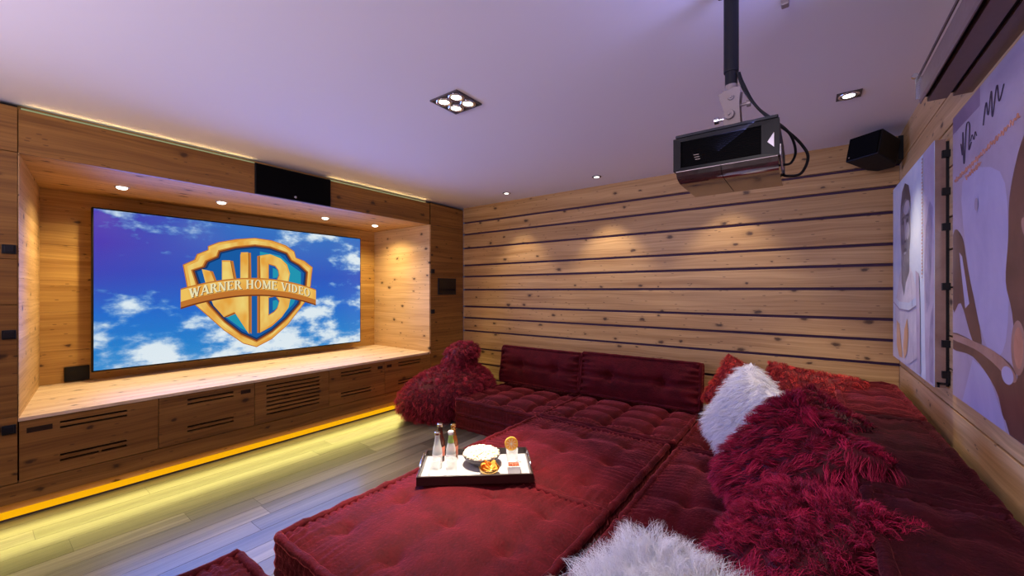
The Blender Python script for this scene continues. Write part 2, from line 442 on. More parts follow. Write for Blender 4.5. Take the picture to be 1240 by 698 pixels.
# more cloud low down, at right and top, less through the middle left
lowc = math_n(nt, 'MULTIPLY_ADD', v, -.42, .17, clamp=False)
topc = math_n(nt, 'MULTIPLY', math_n(nt, 'MULTIPLY_ADD', v, 4.0, -2.9, clamp=True), .10)
rgt = math_n(nt, 'MULTIPLY', u, .06)
s_ = math_n(nt, 'ADD', math_n(nt, 'ADD', cn.outputs['Fac'], math_n(nt, 'MAXIMUM', lowc, -.06)), math_n(nt, 'ADD', topc, rgt))
s_ = math_n(nt, 'ADD', s_, math_n(nt, 'MULTIPLY_ADD', fine.outputs['Fac'], .10, -.05))
dens = math_n(nt, 'MULTIPLY_ADD', s_, 6.0, -3.20, clamp=True)
ccol = mix_col(nt, math_n(nt, 'MULTIPLY_ADD', s_, 5.5, -3.15, clamp=True), (.10, .34, .66), (.70, .80, .86))
sky = mix_col(nt, dens, base, ccol)
L(sky, p.inputs['Emission Color']); p.inputs['Emission Strength'].default_value = 1.0
p.inputs['Base Color'].default_value = (.004, .004, .005, 1); p.inputs['Roughness'].default_value = .25
M['sky'] = m
E1 = .85
M['e_gold'] = emit('e_gold', (.90, .46, .075), E1); M['e_goldhi'] = emit('e_goldhi', (.98, .60, .12), E1)
def e_paint(name, c1, c2, sc_):
    m = emit(name, c1, E1); nt = m.node_tree
    tc = N(nt, 'ShaderNodeTexCoord'); mp = N(nt, 'ShaderNodeMapping'); mp.inputs['Scale'].default_value = (1, 1.6, .8)
    no = N(nt, 'ShaderNodeTexNoise', i_Scale=sc_, i_Detail=2.0)
    nt.links.new(tc.outputs['Object'], mp.inputs[0]); nt.links.new(mp.outputs[0], no.inputs['Vector'])
    nt.links.new(mix_col(nt, math_n(nt, 'MULTIPLY_ADD', no.outputs['Fac'], 3.2, -1.1, clamp=True), c1, c2), nt.nodes['Principled BSDF'].inputs['Emission Color'])
    return m
M['e_gold'] = e_paint('e_gold', (.86, .34, .045), (1.0, .62, .13), 3.5); M['e_goldhi'] = e_paint('e_goldhi', (.90, .42, .06), (1.0, .74, .20), 4.5)
M['e_amber'] = emit('e_amber', (.60, .20, .035), E1); M['e_brown'] = emit('e_brown', (.20, .05, .015), E1)
M['e_navy'] = emit('e_navy', (.008, .045, .16), E1); M['e_blue'] = emit('e_blue', (.012, .12, .42), E1)
M['e_teal'] = emit('e_teal', (.02, .34, .50), E1); M['e_cream'] = emit('e_cream', (.95, .86, .52), E1)
tv = thing('television', 'huge flat television showing a gold shield emblem over a cloudy blue sky', 'television', (TX, .593, SH))
MB().box(TX - .05, TX - .001, .583, 2.973, .658, 1.982).build('casing', ['black'], tv, bevel=.004)
sc = MB().box(-.0005, .001, 0, 2.37, 0, 1.30).build('screen', ['sky'], tv, local=True); sc.location = (0, 0, .67 - SH)
MB().box(NB + .002, TX - .05, 1.4, 2.16, 1.05, 1.6).build('wall_bracket', ['black'], tv, bevel=.004)
OY, OZ = .593, .67
def flat(mb, pts, layer, mat, dy=0, dz=0):
    mb.poly([(.0015 + .0006 * layer, y - OY + dy, z - OZ + dz) for y, z in pts], mat)
outer = [(1.754,1.858),(1.916,1.849),(2.06,1.809),(2.15,1.749),(2.169,1.681),(2.261,1.651),(2.356,1.581),(2.344,1.488),(2.332,1.366),(2.291,1.214),(2.212,1.106),(2.078,.935),(1.916,.795),(1.77,.727),(1.649,.776),(1.48,.924),(1.351,1.069),(1.255,1.174),(1.195,1.322),(1.16,1.549),(1.248,1.603),(1.265,1.654),(1.351,1.702),(1.351,1.736),(1.436,1.783),(1.586,1.828)]
inner = [(1.754,1.767),(1.898,1.761),(2.06,1.712),(2.106,1.638),(2.192,1.593),(2.275,1.517),(2.261,1.365),(2.192,1.166),(2.06,1.014),(1.916,.89),(1.77,.806),(1.633,.885),(1.495,1.019),(1.379,1.17),(1.295,1.322),(1.248,1.496),(1.33,1.533),(1.351,1.584),(1.436,1.632),(1.451,1.685),(1.586,1.734)]
def scl(pts, k, c=(1.757, 1.33)): return [(c[0] + (a - c[0]) * k, c[1] + (b - c[1]) * k) for a, b in pts]
em = MB()
MT = ['e_gold', 'e_goldhi', 'e_amber', 'e_brown', 'e_navy', 'e_blue', 'e_teal', 'e_cream']
flat(em, outer, 0, 2); flat(em, scl(outer, .985), 1, 0); flat(em, scl(outer, .945), 2, 1)
flat(em, scl(inner, 1.055), 3, 2); flat(em, scl(inner, 1.03), 4, 3); flat(em, inner, 5, 4); flat(em, scl(inner, .965), 6, 5)
flat(em, [(1.80,1.72),(2.0,1.69),(2.1,1.60),(2.22,1.52),(2.22,1.36),(2.14,1.17),(2.0,1.02),(1.86,.91),(1.78,1.0)], 7, 6)
flat(em, [(1.42,1.16),(1.5,1.05),(1.62,.94),(1.72,.87),(1.70,.92),(1.56,1.10),(1.50,1.06)], 7, 6)
Wp = [(1.302,1.515),(1.365,1.50),(1.422,1.323),(1.463,1.392),(1.463,1.608),(1.533,1.612),(1.571,1.376),(1.625,1.377),(1.625,1.698),(1.690,1.704),(1.697,1.3),(1.697,.871),(1.571,1.094),(1.48,1.054),(1.395,1.17),(1.345,1.323)]
Bp = [(1.80,1.675),(1.898,1.70),(2.005,1.66),(2.07,1.597),(2.10,1.501),(2.085,1.403),(2.055,1.33),(2.105,1.227),(2.085,1.129),(2.015,1.026),(1.916,.935),(1.80,.875)]
for d in (.012, .026): flat(em, Wp, 8, 2, d, -.004); flat(em, Bp, 8, 2, -d, -.004)
flat(em, Wp, 9, 3, .006, -.006); flat(em, Bp, 9, 3, -.006, -.006)
flat(em, Wp, 10, 0); flat(em, Bp, 10, 0)
flat(em, scl(Wp, .95, (1.53, 1.30)), 11, 1); flat(em, scl(Bp, .94, (1.93, 1.29)), 11, 1)
for h in ([(1.885,1.588),(1.945,1.572),(1.975,1.53),(1.982,1.48),(1.96,1.42),(1.885,1.41)], [(1.885,1.235),(1.95,1.25),(1.985,1.2),(1.965,1.125),(1.935,1.09),(1.885,1.06)]):
    flat(em, scl(h, 1.12, (1.92, sum(q[1] for q in h) / len(h))), 12, 2); flat(em, h, 13, 5)
    flat(em, [(a + .02, b) for a, b in scl(h, .6, (1.93, sum(q[1] for q in h) / len(h)))], 14, 6)
def bz(y): return 1.378 - .115 * ((y - 1.76) / .62) ** 2
ys = [1.143 + (2.388 - 1.143) * i / 24 for i in range(25)]
top = [(y, bz(y) + .066) for y in ys]; bot = [(y, bz(y) - .066) for y in ys]
flat(em, top + [(y, b - .055) for y, b in bot[::-1]], 15, 3)
flat(em, top + [(y, b - .040) for y, b in bot[::-1]], 16, 2)
flat(em, top + bot[::-1], 17, 2)
flat(em, [(y, b - .012) for y, b in top] + [(y, b + .012) for y, b in bot[::-1]], 18, 0)
ob = em.build('emblem', MT, sc, local=True)
# serif lettering on the banner
def st(x0, y0, x1, y1, w): # slanted bar with horizontal cuts
    return [(x0 - w / 2, y0), (x0 + w / 2, y0), (x1 + w / 2, y1), (x1 - w / 2, y1)]
def hb(x0, x1, y, h): return [(x0, y - h / 2), (x1, y - h / 2), (x1, y + h / 2), (x0, y + h / 2)]
def arc(cx, cy, rx, ry, a0, a1, wx, wy, n=12):
    o = []; i_ = []
    for q in range(n + 1):
        a = a0 + (a1 - a0) * q / n
        o.append((cx + rx * math.cos(a), cy + ry * math.sin(a))); i_.append((cx + (rx - wx) * math.cos(a), cy + (ry - wy) * math.sin(a)))
    return [[o[q], o[q + 1], i_[q + 1], i_[q]] for q in range(n)]
TK, TN, SF = .24, .12, .09
def stem(x): return [st(x, 0, x, 1, TK), hb(x - .17, x + .17, SF / 2, SF), hb(x - .17, x + .17, 1 - SF / 2, SF)]
GL = {
 'W': (1.15, [st(.10, 1, .36, 0, TK), st(.36, 0, .58, .9, TN), st(.55, .95, .82, 0, TK), st(.82, 0, 1.06, 1, TN), hb(-.06, .28, 1 - SF / 2, SF), hb(.92, 1.2, 1 - SF / 2, SF)]),
 'A': (.92, [st(.08, 0, .44, 1, TN), st(.48, 1, .80, 0, TK), hb(.22, .66, .34, TN), hb(-.05, .22, SF / 2, SF), hb(.64, .97, SF / 2, SF)]),
 'R': (.85, stem(.17) + arc(.40, .75, .30, .25, PI / 2, -PI / 2, TK, .08) + [hb(.2, .42, .96, .08), hb(.2, .42, .54, .08), st(.46, .52, .78, 0, TK), hb(.66, .92, SF / 2, SF)]),
 'N': (.95, [st(.14, 0, .14, 1, TN), st(.16, 1, .76, 0, TK), st(.80, 0, .80, 1, TN), hb(-.03, .30, SF / 2, SF), hb(-.05, .22, 1 - SF / 2, SF), hb(.64, .97, 1 - SF / 2, SF)]),
 'E': (.78, stem(.17) + [hb(.2, .70, 1 - .045, .09), hb(.2, .56, .52, .08), hb(.2, .74, .045, .09), st(.67, .82, .67, 1, .08), st(.71, 0, .71, .2, .08), st(.55, .42, .55, .62, .07)]),
 'H': (1.0, stem(.18) + stem(.80) + [hb(.2, .8, .52, .09)]),
 'O': (.95, arc(.46, .5, .44, .52, 0, 2 * PI, .19, .07, 22)),
 'M': (1.18, [st(.14, 0, .14, 1, TN), st(.18, 1, .56, .05, TK), st(.56, .05, .94, 1, TN), st(.98, 0, .98, 1, TK), hb(-.03, .30, SF / 2, SF), hb(.80, 1.15, SF / 2, SF), hb(-.02, .24, 1 - SF / 2, SF), hb(.9, 1.15, 1 - SF / 2, SF)]),
 'V': (.92, [st(.12, 1, .44, 0, TK), st(.46, 0, .80, 1, TN), hb(-.05, .30, 1 - SF / 2, SF), hb(.66, .95, 1 - SF / 2, SF)]),
 'I': (.40, stem(.18)),
 'D': (.95, stem(.17) + arc(.34, .5, .54, .5, PI / 2, -PI / 2, TK, .09, 14) + [hb(.2, .36, .955, .09), hb(.2, .36, .045, .09)]),
}
txt = 'WARNER HOME VIDEO'
tw = sum(.5 if c == ' ' else GL[c][0] + .1 for c in txt)
y0, y1 = 1.205, 2.325; sxk = (y1 - y0) / tw; hh = .088
le = MB(); cur = y0
for c in txt:
    if c == ' ': cur += .5 * sxk; continue
    w, polys = GL[c]
    for pl in polys:
        q = [(cur + a * sxk, bz(cur + a * sxk) - hh / 2 + b * hh) for a, b in pl]
        flat(le, [(a + .006, b - .005) for a, b in q], 19, 0); flat(le, q, 20, 1)
    cur += (w + .1) * sxk
le.build('lettering', ['e_brown', 'e_cream'], sc, local=True)

# ------------------------------------------------------------------ light fittings
def add_spot(loc, power, col, ang, blend=.4, rad=.03, tgt=None):
    l = bpy.data.lights.new('spot_light', 'SPOT'); l.energy = power; l.color = col; l.spot_size = math.radians(ang); l.spot_blend = blend; l.shadow_soft_size = rad
    o = bpy.data.objects.new('spot_light', l); C.objects.link(o); o.location = loc
    if tgt is not None:
        o.rotation_euler = (Vector(tgt) - Vector(loc)).to_track_quat('-Z', 'Y').to_euler()
    return o
def add_area(loc, tgt, power, col, sx_, sy_, spread=180):
    l = bpy.data.lights.new('area_light', 'AREA'); l.energy = power; l.color = col; l.shape = 'RECTANGLE'; l.size = sx_; l.size_y = sy_; l.spread = math.radians(spread)
    o = bpy.data.objects.new('area_light', l); C.objects.link(o); o.location = loc
    o.rotation_euler = (Vector(tgt) - Vector(loc)).to_track_quat('-Z', 'Y').to_euler()
    return o
WARM = (1, .78, .50); WHITE = (1, .90, .80)
def niche_light(y, lb):
    t = thing('niche_downlight', lb, 'ceiling light', (-4.25, y, SO), group='downlights under the niche soffit')
    MB().lathe([(.046, 0), (.046, -.004), (.036, -.006), (.033, -.002)], (-4.25, y, SO), 28, cap=False).build('trim_ring', ['reflector'], t, smooth=True)
    MB().lathe([(.033, -.002), (.032, -.010), (.026, -.016), (.014, -.0195), (.001, -.0205)], (-4.25, y, SO), 28).build('lens', ['lamp'], t)
    add_spot((-4.25, y, SO - .03), 42, (1, .76, .38), 150, .8, .025, (-4.22, y, 0))
niche_light(.70, 'round downlight under the niche soffit, leftmost of the four')
niche_light(1.352, 'round downlight under the niche soffit, left of the black speaker')
niche_light(2.315, 'round downlight under the niche soffit, second from the right')
niche_light(2.94, 'round downlight under the niche soffit, rightmost of the four')
def down_light(x, y, lb, r=.045, square=False, power=22, tgt=None, ang=70, lit=True):
    t = thing('ceiling_downlight', lb, 'ceiling light', (x, y, H), group='small recessed ceiling spots')
    if square:
        m = MB().box(x - .055, x + .055, y - .055, y + .055, H - .004, H - .0005)
        m.build('frame', ['lamphousing'], t, bevel=.002)
        MB().lathe([(.048, -.004), (.046, -.010), (.036, -.008)], (x, y, H), 28, cap=False).build('reflector', ['reflector'], t, smooth=True)
    else:
        MB().lathe([(r + .012, -.0005), (r + .012, -.004), (r, -.007), (r - .004, -.003)], (x, y, H), 28, cap=False).build('frame', ['lamphousing'], t, smooth=True)
        MB().lathe([(r, -.005), (r - .012, -.003)], (x, y, H), 28, cap=False).build('reflector', ['reflector'], t, smooth=True)
    MB().lathe([(r - .008, -.006), (.001, -.008)], (x, y, H), 28).build('lens', ['lamp'], t)
    add_spot((x, y, H - .02), power, (1, .83, .62), ang, .55, .02, tgt or (x, y, 0))
down_light(-2.71, 3.56, 'small round ceiling spot nearest the wooden corner cabinet', .032, power=26, tgt=(-2.71, 3.66, 0), ang=78)
down_light(-1.63, 3.56, 'small round ceiling spot between the corner and the projector', .032, power=36, tgt=(-1.63, 3.66, 0), ang=78)
down_light(-.55, 3.56, 'small round ceiling spot hidden behind the projector', .032, power=27, tgt=(-.55, 3.66, 0), ang=78)
down_light(.177, 2.91, 'small square ceiling spot right of the projector', .036, True, power=70, tgt=(.04, 3.15, 0), ang=66)
t = thing('four_lamp_downlight', 'large square recessed ceiling light with four round lamps', 'ceiling light', (-1.637, 1.67, H))
q = MB()
x0, x1, y0, y1 = -1.742, -1.532, 1.565, 1.775
for (a, b, c, d) in ((x0, x1, y0, y0 + .012), (x0, x1, y1 - .012, y1), (x0, x0 + .012, y0 + .012, y1 - .012), (x1 - .012, x1, y0 + .012, y1 - .012)): q.box(a, b, c, d, H - .008, H - .0005)
q.box(x0 + .01, x1 - .01, y0 + .01, y1 - .01, H - .003, H - .0006)
q.build('frame', ['lamphousing'], t)
for sx_ in (-1, 1):
    for sy_ in (-1, 1):
        cx, cy = -1.637 + sx_ * .048, 1.67 + sy_ * .048
        r_ = MB().lathe([(.046, -.003), (.046, -.010), (.038, -.012), (.026, -.005)], (cx, cy, H), 28, cap=False).build('lamp', ['reflector'], t, smooth=True)
        MB().lathe([(.030, -.007), (.001, -.008)], (cx, cy, H), 24).build('lens', ['lamp'], r_)
add_spot((-1.637, 1.67, H - .02), 620, (1, .82, .64), 60, .9, .05, (-1.68, 1.55, 0))
MB()
fx = thing('smoke_detector', 'tiny pale grey box on the ceiling beside the projector pole', 'ceiling sensor', (-.072, 1.815, H))
MB().box(-.085, -.06, 1.80, 1.83, H - .026, H).build('housing', ['putty'], fx, bevel=.004)

# ------------------------------------------------------------------ projector
pj = thing('projector', 'black ceiling projector hanging from a pole over the sofa', 'projector', (-.335, 2.43, 1.915))
bx0, bx1, by0, by1, bz0, bz1 = -.565, -.108, 2.165, 2.70, 1.905, 2.095
b = MB()
prof = [(bx0 + .03, bz0 + .005), (bx1 - .03, bz0 + .005), (bx1, bz0 + .05), (bx1, bz1 - .03), (bx1 - .012, bz1), (bx0 + .012, bz1), (bx0, bz1 - .03), (bx0, bz0 + .05)]
b.prism(prof, 'y', by0 + .03, by1)
b.build('body', ['black'], pj, bevel=.008, segs=3)
MB().box(bx0 + .01, bx1 - .004, by0 + .0, by1 - .02, bz1 - .001, bz1 + .014).build('top_plate', ['iron'], pj, bevel=.004)
fr = MB()
fo = [(bx0, bz0 + .02), (bx1, bz0 + .02), (bx1, bz1 - .004), (bx0, bz1 - .004)]
fi = [(bx0 + .035, bz0 + .035), (bx1 - .07, bz0 + .035), (bx1 - .07, bz1 - .022), (bx0 + .035, bz1 - .022)]
for i in range(4):
    j = (i + 1) % 4
    a, c, d, e_ = fo[i], fo[j], fi[j], fi[i]
    fr._add([(a[0], by0, a[1]), (c[0], by0, c[1]), (d[0], by0 + .004, d[1]), (e_[0], by0 + .004, e_[1]), (a[0], by0 + .04, a[1]), (c[0], by0 + .04, c[1]), (d[0], by0 + .028, d[1]), (e_[0], by0 + .028, e_[1])],
            [(0, 1, 2, 3), (0, 4, 5, 1), (3, 2, 6, 7)], 0)
fr.build('front_bezel', ['blackbezel'], pj)
gr = MB()
for i in range(16): gr.box(fi[0][0], fi[1][0], by0 + .012, by0 + .0155, fi[0][1] + i * .0083, fi[0][1] + i * .0083 + .0035)
gr.box(fi[0][0], fi[1][0], by0 + .0150, by0 + .0295, fi[0][1], fi[2][1])
gr.build('vent_grille', ['blackmatt'], pj)
MB().prism([(bx1 - .046, bz0 + .085), (bx1 - .020, bz0 + .058), (bx1 - .020, bz0 + .125)], 'y', by0 - .001, by0 + .003).build('badge', ['steel'], pj)
le_ = MB()
for k in range(3): le_.box(-.47 + .004 * k, -.445 + .003 * k, by0 + .009, by0 + .011, 1.995 - .012 * k, 1.998 - .012 * k)
le_.build('indicator', ['putty'], pj)
# glossy curved underside in two halves with a seam
def under(xa, xb):
    n = 40; pts = []
    for i in range(n + 1):
        f = i / n; y = by0 + .004 + (by1 - .03 - by0) * f
        a = min(f / .22, 1)
        z = bz0 + .016 - .044 * math.sqrt(1 - (1 - a) ** 2)
        if f > .86: z += .040 * ((f - .86) / .14) ** 2
        pts.append((y, z))
    pts += [(pts[-1][0], bz0 + .03), (pts[0][0], bz0 + .03)]
    return MB().prism(pts, 'x', xa, xb)
M['pj_gloss'] = plain('projector_gloss', (.30, .26, .24), .05, .85)
mid = -.345
under(bx0 + .012, mid - .0015).build('bottom_panel', ['pj_gloss'], pj)
under(mid + .0015, bx1 - .006).build('bottom_panel', ['pj_gloss'], pj)
sl = MB().prism([(by0 + .01, bz0 + .02), (by0 + .2, bz0 - .004), (by0 + .2, bz0 + .035), (by0 + .01, bz0 + .07)], 'x', bx1 + .0, bx1 + .006)
sl.build('side_trim', ['steel'], pj, bevel=.002)
mt = thing('projector_mount', 'black ceiling pole with a beige bracket carrying the projector', 'mount', (-.335, 2.42, 2.9615))
MB().lathe([(.044, 2.915), (.044, 2.94), ], (-.335, 2.42, 0), 24).lathe([(.085, 2.940), (.085, 2.9615)], (-.335, 2.42, 0), 24).build('ceiling_flange', ['black'], mt)
MB().lathe([(.035, 2.475), (.036, 2.48), (.036, 2.93)], (-.335, 2.42, 0), 24).lathe([(.030, 2.40), (.030, 2.48)], (-.335, 2.42, 0), 24).lathe([(.013, -.062), (.015, -.05), (.015, -.03)], (-.335, 2.42, 2.90), 12, axis='x').build('pole', ['black'], mt, smooth=False)
MB().lathe([(.031, 2.375), (.031, 2.405)], (-.335, 2.42, 0), 20).build('collar', ['putty'], mt)
bk = MB()
cheek = [(-.392, 2.355), (-.372, 2.362), (-.315, 2.378), (-.285, 2.372), (-.292, 2.29), (-.282, 2.115), (-.375, 2.115), (-.362, 2.25)]
for ya in (2.378, 2.452): bk.prism(cheek, 'y', ya, ya + .007)
bk.box(-.372, -.288, 2.378, 2.459, 2.108, 2.118).box(-.372, -.300, 2.385, 2.452, 2.345, 2.372).box(-.345, -.310, 2.385, 2.452, 2.2, 2.30)
bk.build('bracket', ['putty'], mt, bevel=.002)
for (kx, ky, kz, r) in ((-.338, 2.366, 2.235, 1.5), (-.330, 2.372, 2.325, .9)):
    MB().lathe([(.015 * r, 0), (.017 * r, .006), (.014 * r, .012), (.006 * r, .013)], (kx, ky - .004, kz), 16, axis='y').lathe([(.006, -.012), (.007, -.010), (.007, .010)], (kx, ky, kz), 12, axis='y').build('knob', ['putty'], mt)
MB().lathe([(.018, -.030), (.018, -.008), (.007, -.007), (.007, .03)], (-.385, 2.42, 2.235), 14, axis='x').build('knob', ['steel'], mt)
MB().lathe([(.008, -.01), (.008, .026), (.017, .027), (.017, .045)], (-.290, 2.42, 2.29), 14, axis='x').build('knob', ['putty'], mt)
arms = MB()
for (ax, ay) in ((-.49, 2.3), (-.19, 2.3), (-.49, 2.58), (-.19, 2.58)):
    arms.tube([(-.335, 2.42, 2.117), ((ax - .335) / 2, (ay + 2.42) / 2, 2.116), (ax, ay, 2.113)], .006, 8)
    arms.lathe([(.010, 2.108), (.010, 2.128)], (ax, ay, 0), 12)
arms.build('arm', ['putty'], mt)
def bez(P, n=26):
    P = [Vector(p) for p in P]; out = []
    for i in range(len(P) - 1):
        p0, p1, p2, p3 = P[max(i - 1, 0)], P[i], P[i + 1], P[min(i + 2, len(P) - 1)]
        for k in range(n):
            t_ = k / n
            out.append(.5 * ((2 * p1) + (-p0 + p2) * t_ + (2 * p0 - 5 * p1 + 4 * p2 - p3) * t_ * t_ + (-p0 + 3 * p1 - 3 * p2 + p3) * t_ ** 3))
    out.append(P[-1]); return out
tag(MB().tube(bez([(-.30, 2.43, 2.47), (-.282, 2.44, 2.41), (-.235, 2.46, 2.30), (-.165, 2.46, 2.20), (-.09, 2.50, 2.13), (-.03, 2.53, 2.055), (-.005, 2.55, 1.99), (-.035, 2.57, 1.92), (-.095, 2.56, 1.915), (-.112, 2.55, 1.925)]), .007, 10).build('cable', ['black'], smooth=True, origin=(-.30, 2.43, 2.47)), 'black cable looping widely from pole to the projector side', 'cable')
tag(MB().tube(bez([(-.303, 2.40, 2.46), (-.275, 2.40, 2.36), (-.21, 2.40, 2.245), (-.14, 2.40, 2.165), (-.078, 2.42, 2.09), (-.055, 2.46, 2.01), (-.075, 2.48, 1.96), (-.112, 2.47, 1.955)]), .006, 10).build('cable', ['black'], smooth=True, origin=(-.303, 2.40, 2.46)), 'black cable in a tighter inner loop beside the projector', 'cable')

# set built oversize: shrink it towards the camera and hang it from the ceiling
def resize(o, k, loc):
    for c in [o] + list(o.children_recursive):
        if c.type == 'MESH':
            for v_ in c.data.vertices: v_.co = v_.co * k
            for md in c.modifiers:
                if md.type == 'BEVEL': md.width *= k
    o.location = loc
resize(pj, .66, (-.221, 1.604, 1.709)); resize(mt, .66, (-.221, 1.597, H))
cables = [o for o in C.objects if o.name.startswith('cable')]
resize(cables[0], .66, (-.198, 1.604, 2.076)); resize(cables[1], .66, (-.200, 1.584, 2.069))

# ------------------------------------------------------------------ corner speaker, vent housing
sp = thing('corner_speaker', 'small black loudspeaker mounted high in the wooden wall corner', 'speaker', (.40, 3.80, 2.2))
d_ = MB()
R = Matrix.Rotation(math.radians(-38), 4, 'Z') @ Matrix.Rotation(math.radians(-14), 4, 'X')
pr = [(-.10, -.14), (.10, -.14), (.085, .05), (.05, .10), (-.05, .10), (-.085, .05)]
def xf(mb, Mx, loc):
    mb.v = [tuple(Mx @ Vector(p_) + Vector(loc)) for p_ in mb.v]; return mb
SL = (.375, 3.66, 2.245)
xf(MB().prism(pr, 'z', -.085, .085), R, SL).build('cabinet', ['black'], sp, bevel=.006)
xf(MB().box(-.092, .092, -.150, -.139, -.078, .078), R, SL).build('grille', ['blackmatt'], sp, bevel=.004)
xf(MB().box(-.075, -.067, -.153, -.149, -.070, -.062), R, SL).build('badge', ['steel'], sp)
MB().tube([(.36, 3.70, 2.26), (.43, 3.76, 2.275), (.50, 3.82, 2.28)], .018, 10).box(.485, .51, 3.74, 3.88, 2.20, 2.36).build('wall_bracket', ['black'], sp)

hv = thing('ventilation_housing', 'long slim brown metal housing with dark slots high on the right wall', 'ventilation unit', (.43, 1.6, 2.076))
hb_ = MB(); Y0, Y1 = .6, 2.316
hb_.prism([(.364, 2.076), (.362, 2.092), (.366, 2.175), (.372, 2.19), (.51, 2.19), (.51, 2.082), (.457, 2.082), (.457, 2.10), (.441, 2.10), (.441, 2.079), (.385, 2.079), (.385, 2.105), (.368, 2.105), (.368, 2.076)], 'y', Y0, Y1)
hb_.build('casing', ['brownmetal'], hv)
MB().box(.3685, .3845, Y0 + .01, Y1 - .012, 2.096, 2.104).box(.4415, .4565, Y0 + .01, Y1 - .012, 2.092, 2.099).build('slot', ['slot'], hv)
MB().box(.3595, .364, Y0, Y1, 2.186, 2.197).build('top_lip', ['browndark'], hv)
MB().box(.352, .372, 2.316, 2.325, 2.10, 2.19).lathe([(.010, 0), (.012, .012), (.004, .022)], (.352, 2.322, 2.20), 14, axis='y').build('end_clip', ['steel'], hv)

# ------------------------------------------------------------------ prints on the right wall
def paint(name, c1, c2, sc_=3.0, rough=.35):
    m, nt, p = new_mat(name); L = nt.links.new
    tc = N(nt, 'ShaderNodeTexCoord'); no = N(nt, 'ShaderNodeTexNoise', i_Scale=sc_, i_Detail=6.0, i_Roughness=.6, i_Distortion=.6)
    L(tc.outputs['Object'], no.inputs['Vector'])
    L(mix_col(nt, math_n(nt, 'MULTIPLY_ADD', no.outputs['Fac'], 2.4, -.7, clamp=True), c1, c2), p.inputs['Base Color'])
    p.inputs['Roughness'].default_value = rough; return m
M['p_ice'] = paint('p_ice', (.48, .58, .78), (.80, .88, .94)); M['p_lilac'] = paint('p_lilac', (.38, .33, .46), (.58, .54, .68), 5)
M['p_side'] = paint('p_side', (.22, .13, .10), (.36, .24, .18), 6, .15)  # brown painted in for the reflection on the canvas edge
M['p_skin'] = paint('p_skin', (.10, .11, .14), (.30, .30, .34), 9); M['p_skinhi'] = paint('p_skinhi', (.40, .40, .46), (.60, .60, .66), 9)
M['p_shirt'] = paint('p_shirt', (.50, .50, .60), (.78, .76, .84), 8); M['p_orange'] = paint('p_orange', (.62, .30, .12), (.80, .55, .34), 9)
M['p_hair'] = paint('p_hair', (.03, .035, .05), (.10, .10, .14), 12); M['p_grey'] = paint('p_grey', (.16, .15, .26), (.40, .37, .55), 8)
M['p_mauve'] = paint('p_mauve', (.36, .28, .34), (.58, .49, .56), 2.2); M['p_umber'] = paint('p_umber', (.085, .035, .025), (.20, .09, .06), 5)
M['p_tan'] = paint('p_tan', (.34, .17, .11), (.55, .32, .22), 6); M['p_rust'] = paint('p_rust', (.50, .20, .10), (.62, .30, .18), 14)
M['p_ink'] = plain('p_ink', (.05, .03, .05), .5); M['p_violet'] = paint('p_violet', (.20, .13, .20), (.28, .19, .28), 4)
M['p_sky'] = paint('p_sky', (.42, .38, .54), (.62, .56, .68), 2.5)

CX = .463
cv = thing('portrait_canvas', 'pale blue canvas of a person with cropped hair, near the back corner', 'picture', (.487, 3.19, .87))
MB().box(CX, .498, 2.635, 3.757, .868, 2.0).build('canvas', ['p_side'], cv)
MB().box(CX - .002, CX, 2.635, 3.757, .868, 2.0).build('print', ['p_ice'], cv)
bk = MB()
for zz in (.93, 1.07, 1.33, 1.60, 1.76, 1.93): bk.box(.484, .5096, 2.617, 2.640, zz - .016, zz + .016)
bk.box(.4985, .5095, 2.64, 3.75, .875, 1.99)
bk.build('spacer', ['black'], cv)
ba = MB().box(.468, .508, 2.615, 2.632, .885, .893).box(.501, .508, 2.615, 2.632, .885, .95).box(.468, .475, 2.615, 2.632, .872, .893)
ba.build('bracket', ['black'], cv)
def art(X, items, name, mats, parent):
    mb = MB()
    for i, (mi, pts) in enumerate(items):
        if 5 < len(pts) < 20:      # rounded, brush-like outlines
            n = len(pts); sm = []
            for k in range(n):
                p0, p1, p2, p3 = (Vector(pts[(k + q) % n]) for q in (-1, 0, 1, 2))
                if abs(p1.x - p2.x) < 1e-6 or min(p1.x, p2.x) > 2.52 or min(p1.y, p2.y) < .875: sm.append(tuple(p1)); continue
                for t_ in (0, .25, .5, .75):
                    sm.append(tuple(.5 * ((2 * p1) + (p2 - p0) * t_ + (2 * p0 - 5 * p1 + 4 * p2 - p3) * t_ * t_ + (3 * p1 - p0 - 3 * p2 + p3) * t_ ** 3)))
            pts = sm
        mb.poly([(X - .00012 * (i + 1), y, z) for y, z in pts], mi)
    return mb.build(name, mats, parent)
def ell(cy, cz, ry, rz, n=28, a0=0, a1=2 * PI): return [(cy + ry * math.cos(a0 + (a1 - a0) * i / n), cz + rz * math.sin(a0 + (a1 - a0) * i / n)) for i in range(n)]
def ribbon(pts, w):
    up = [(y, z + w / 2) for y, z in pts]; dn = [(y, z - w / 2) for y, z in pts]; return up + dn[::-1]
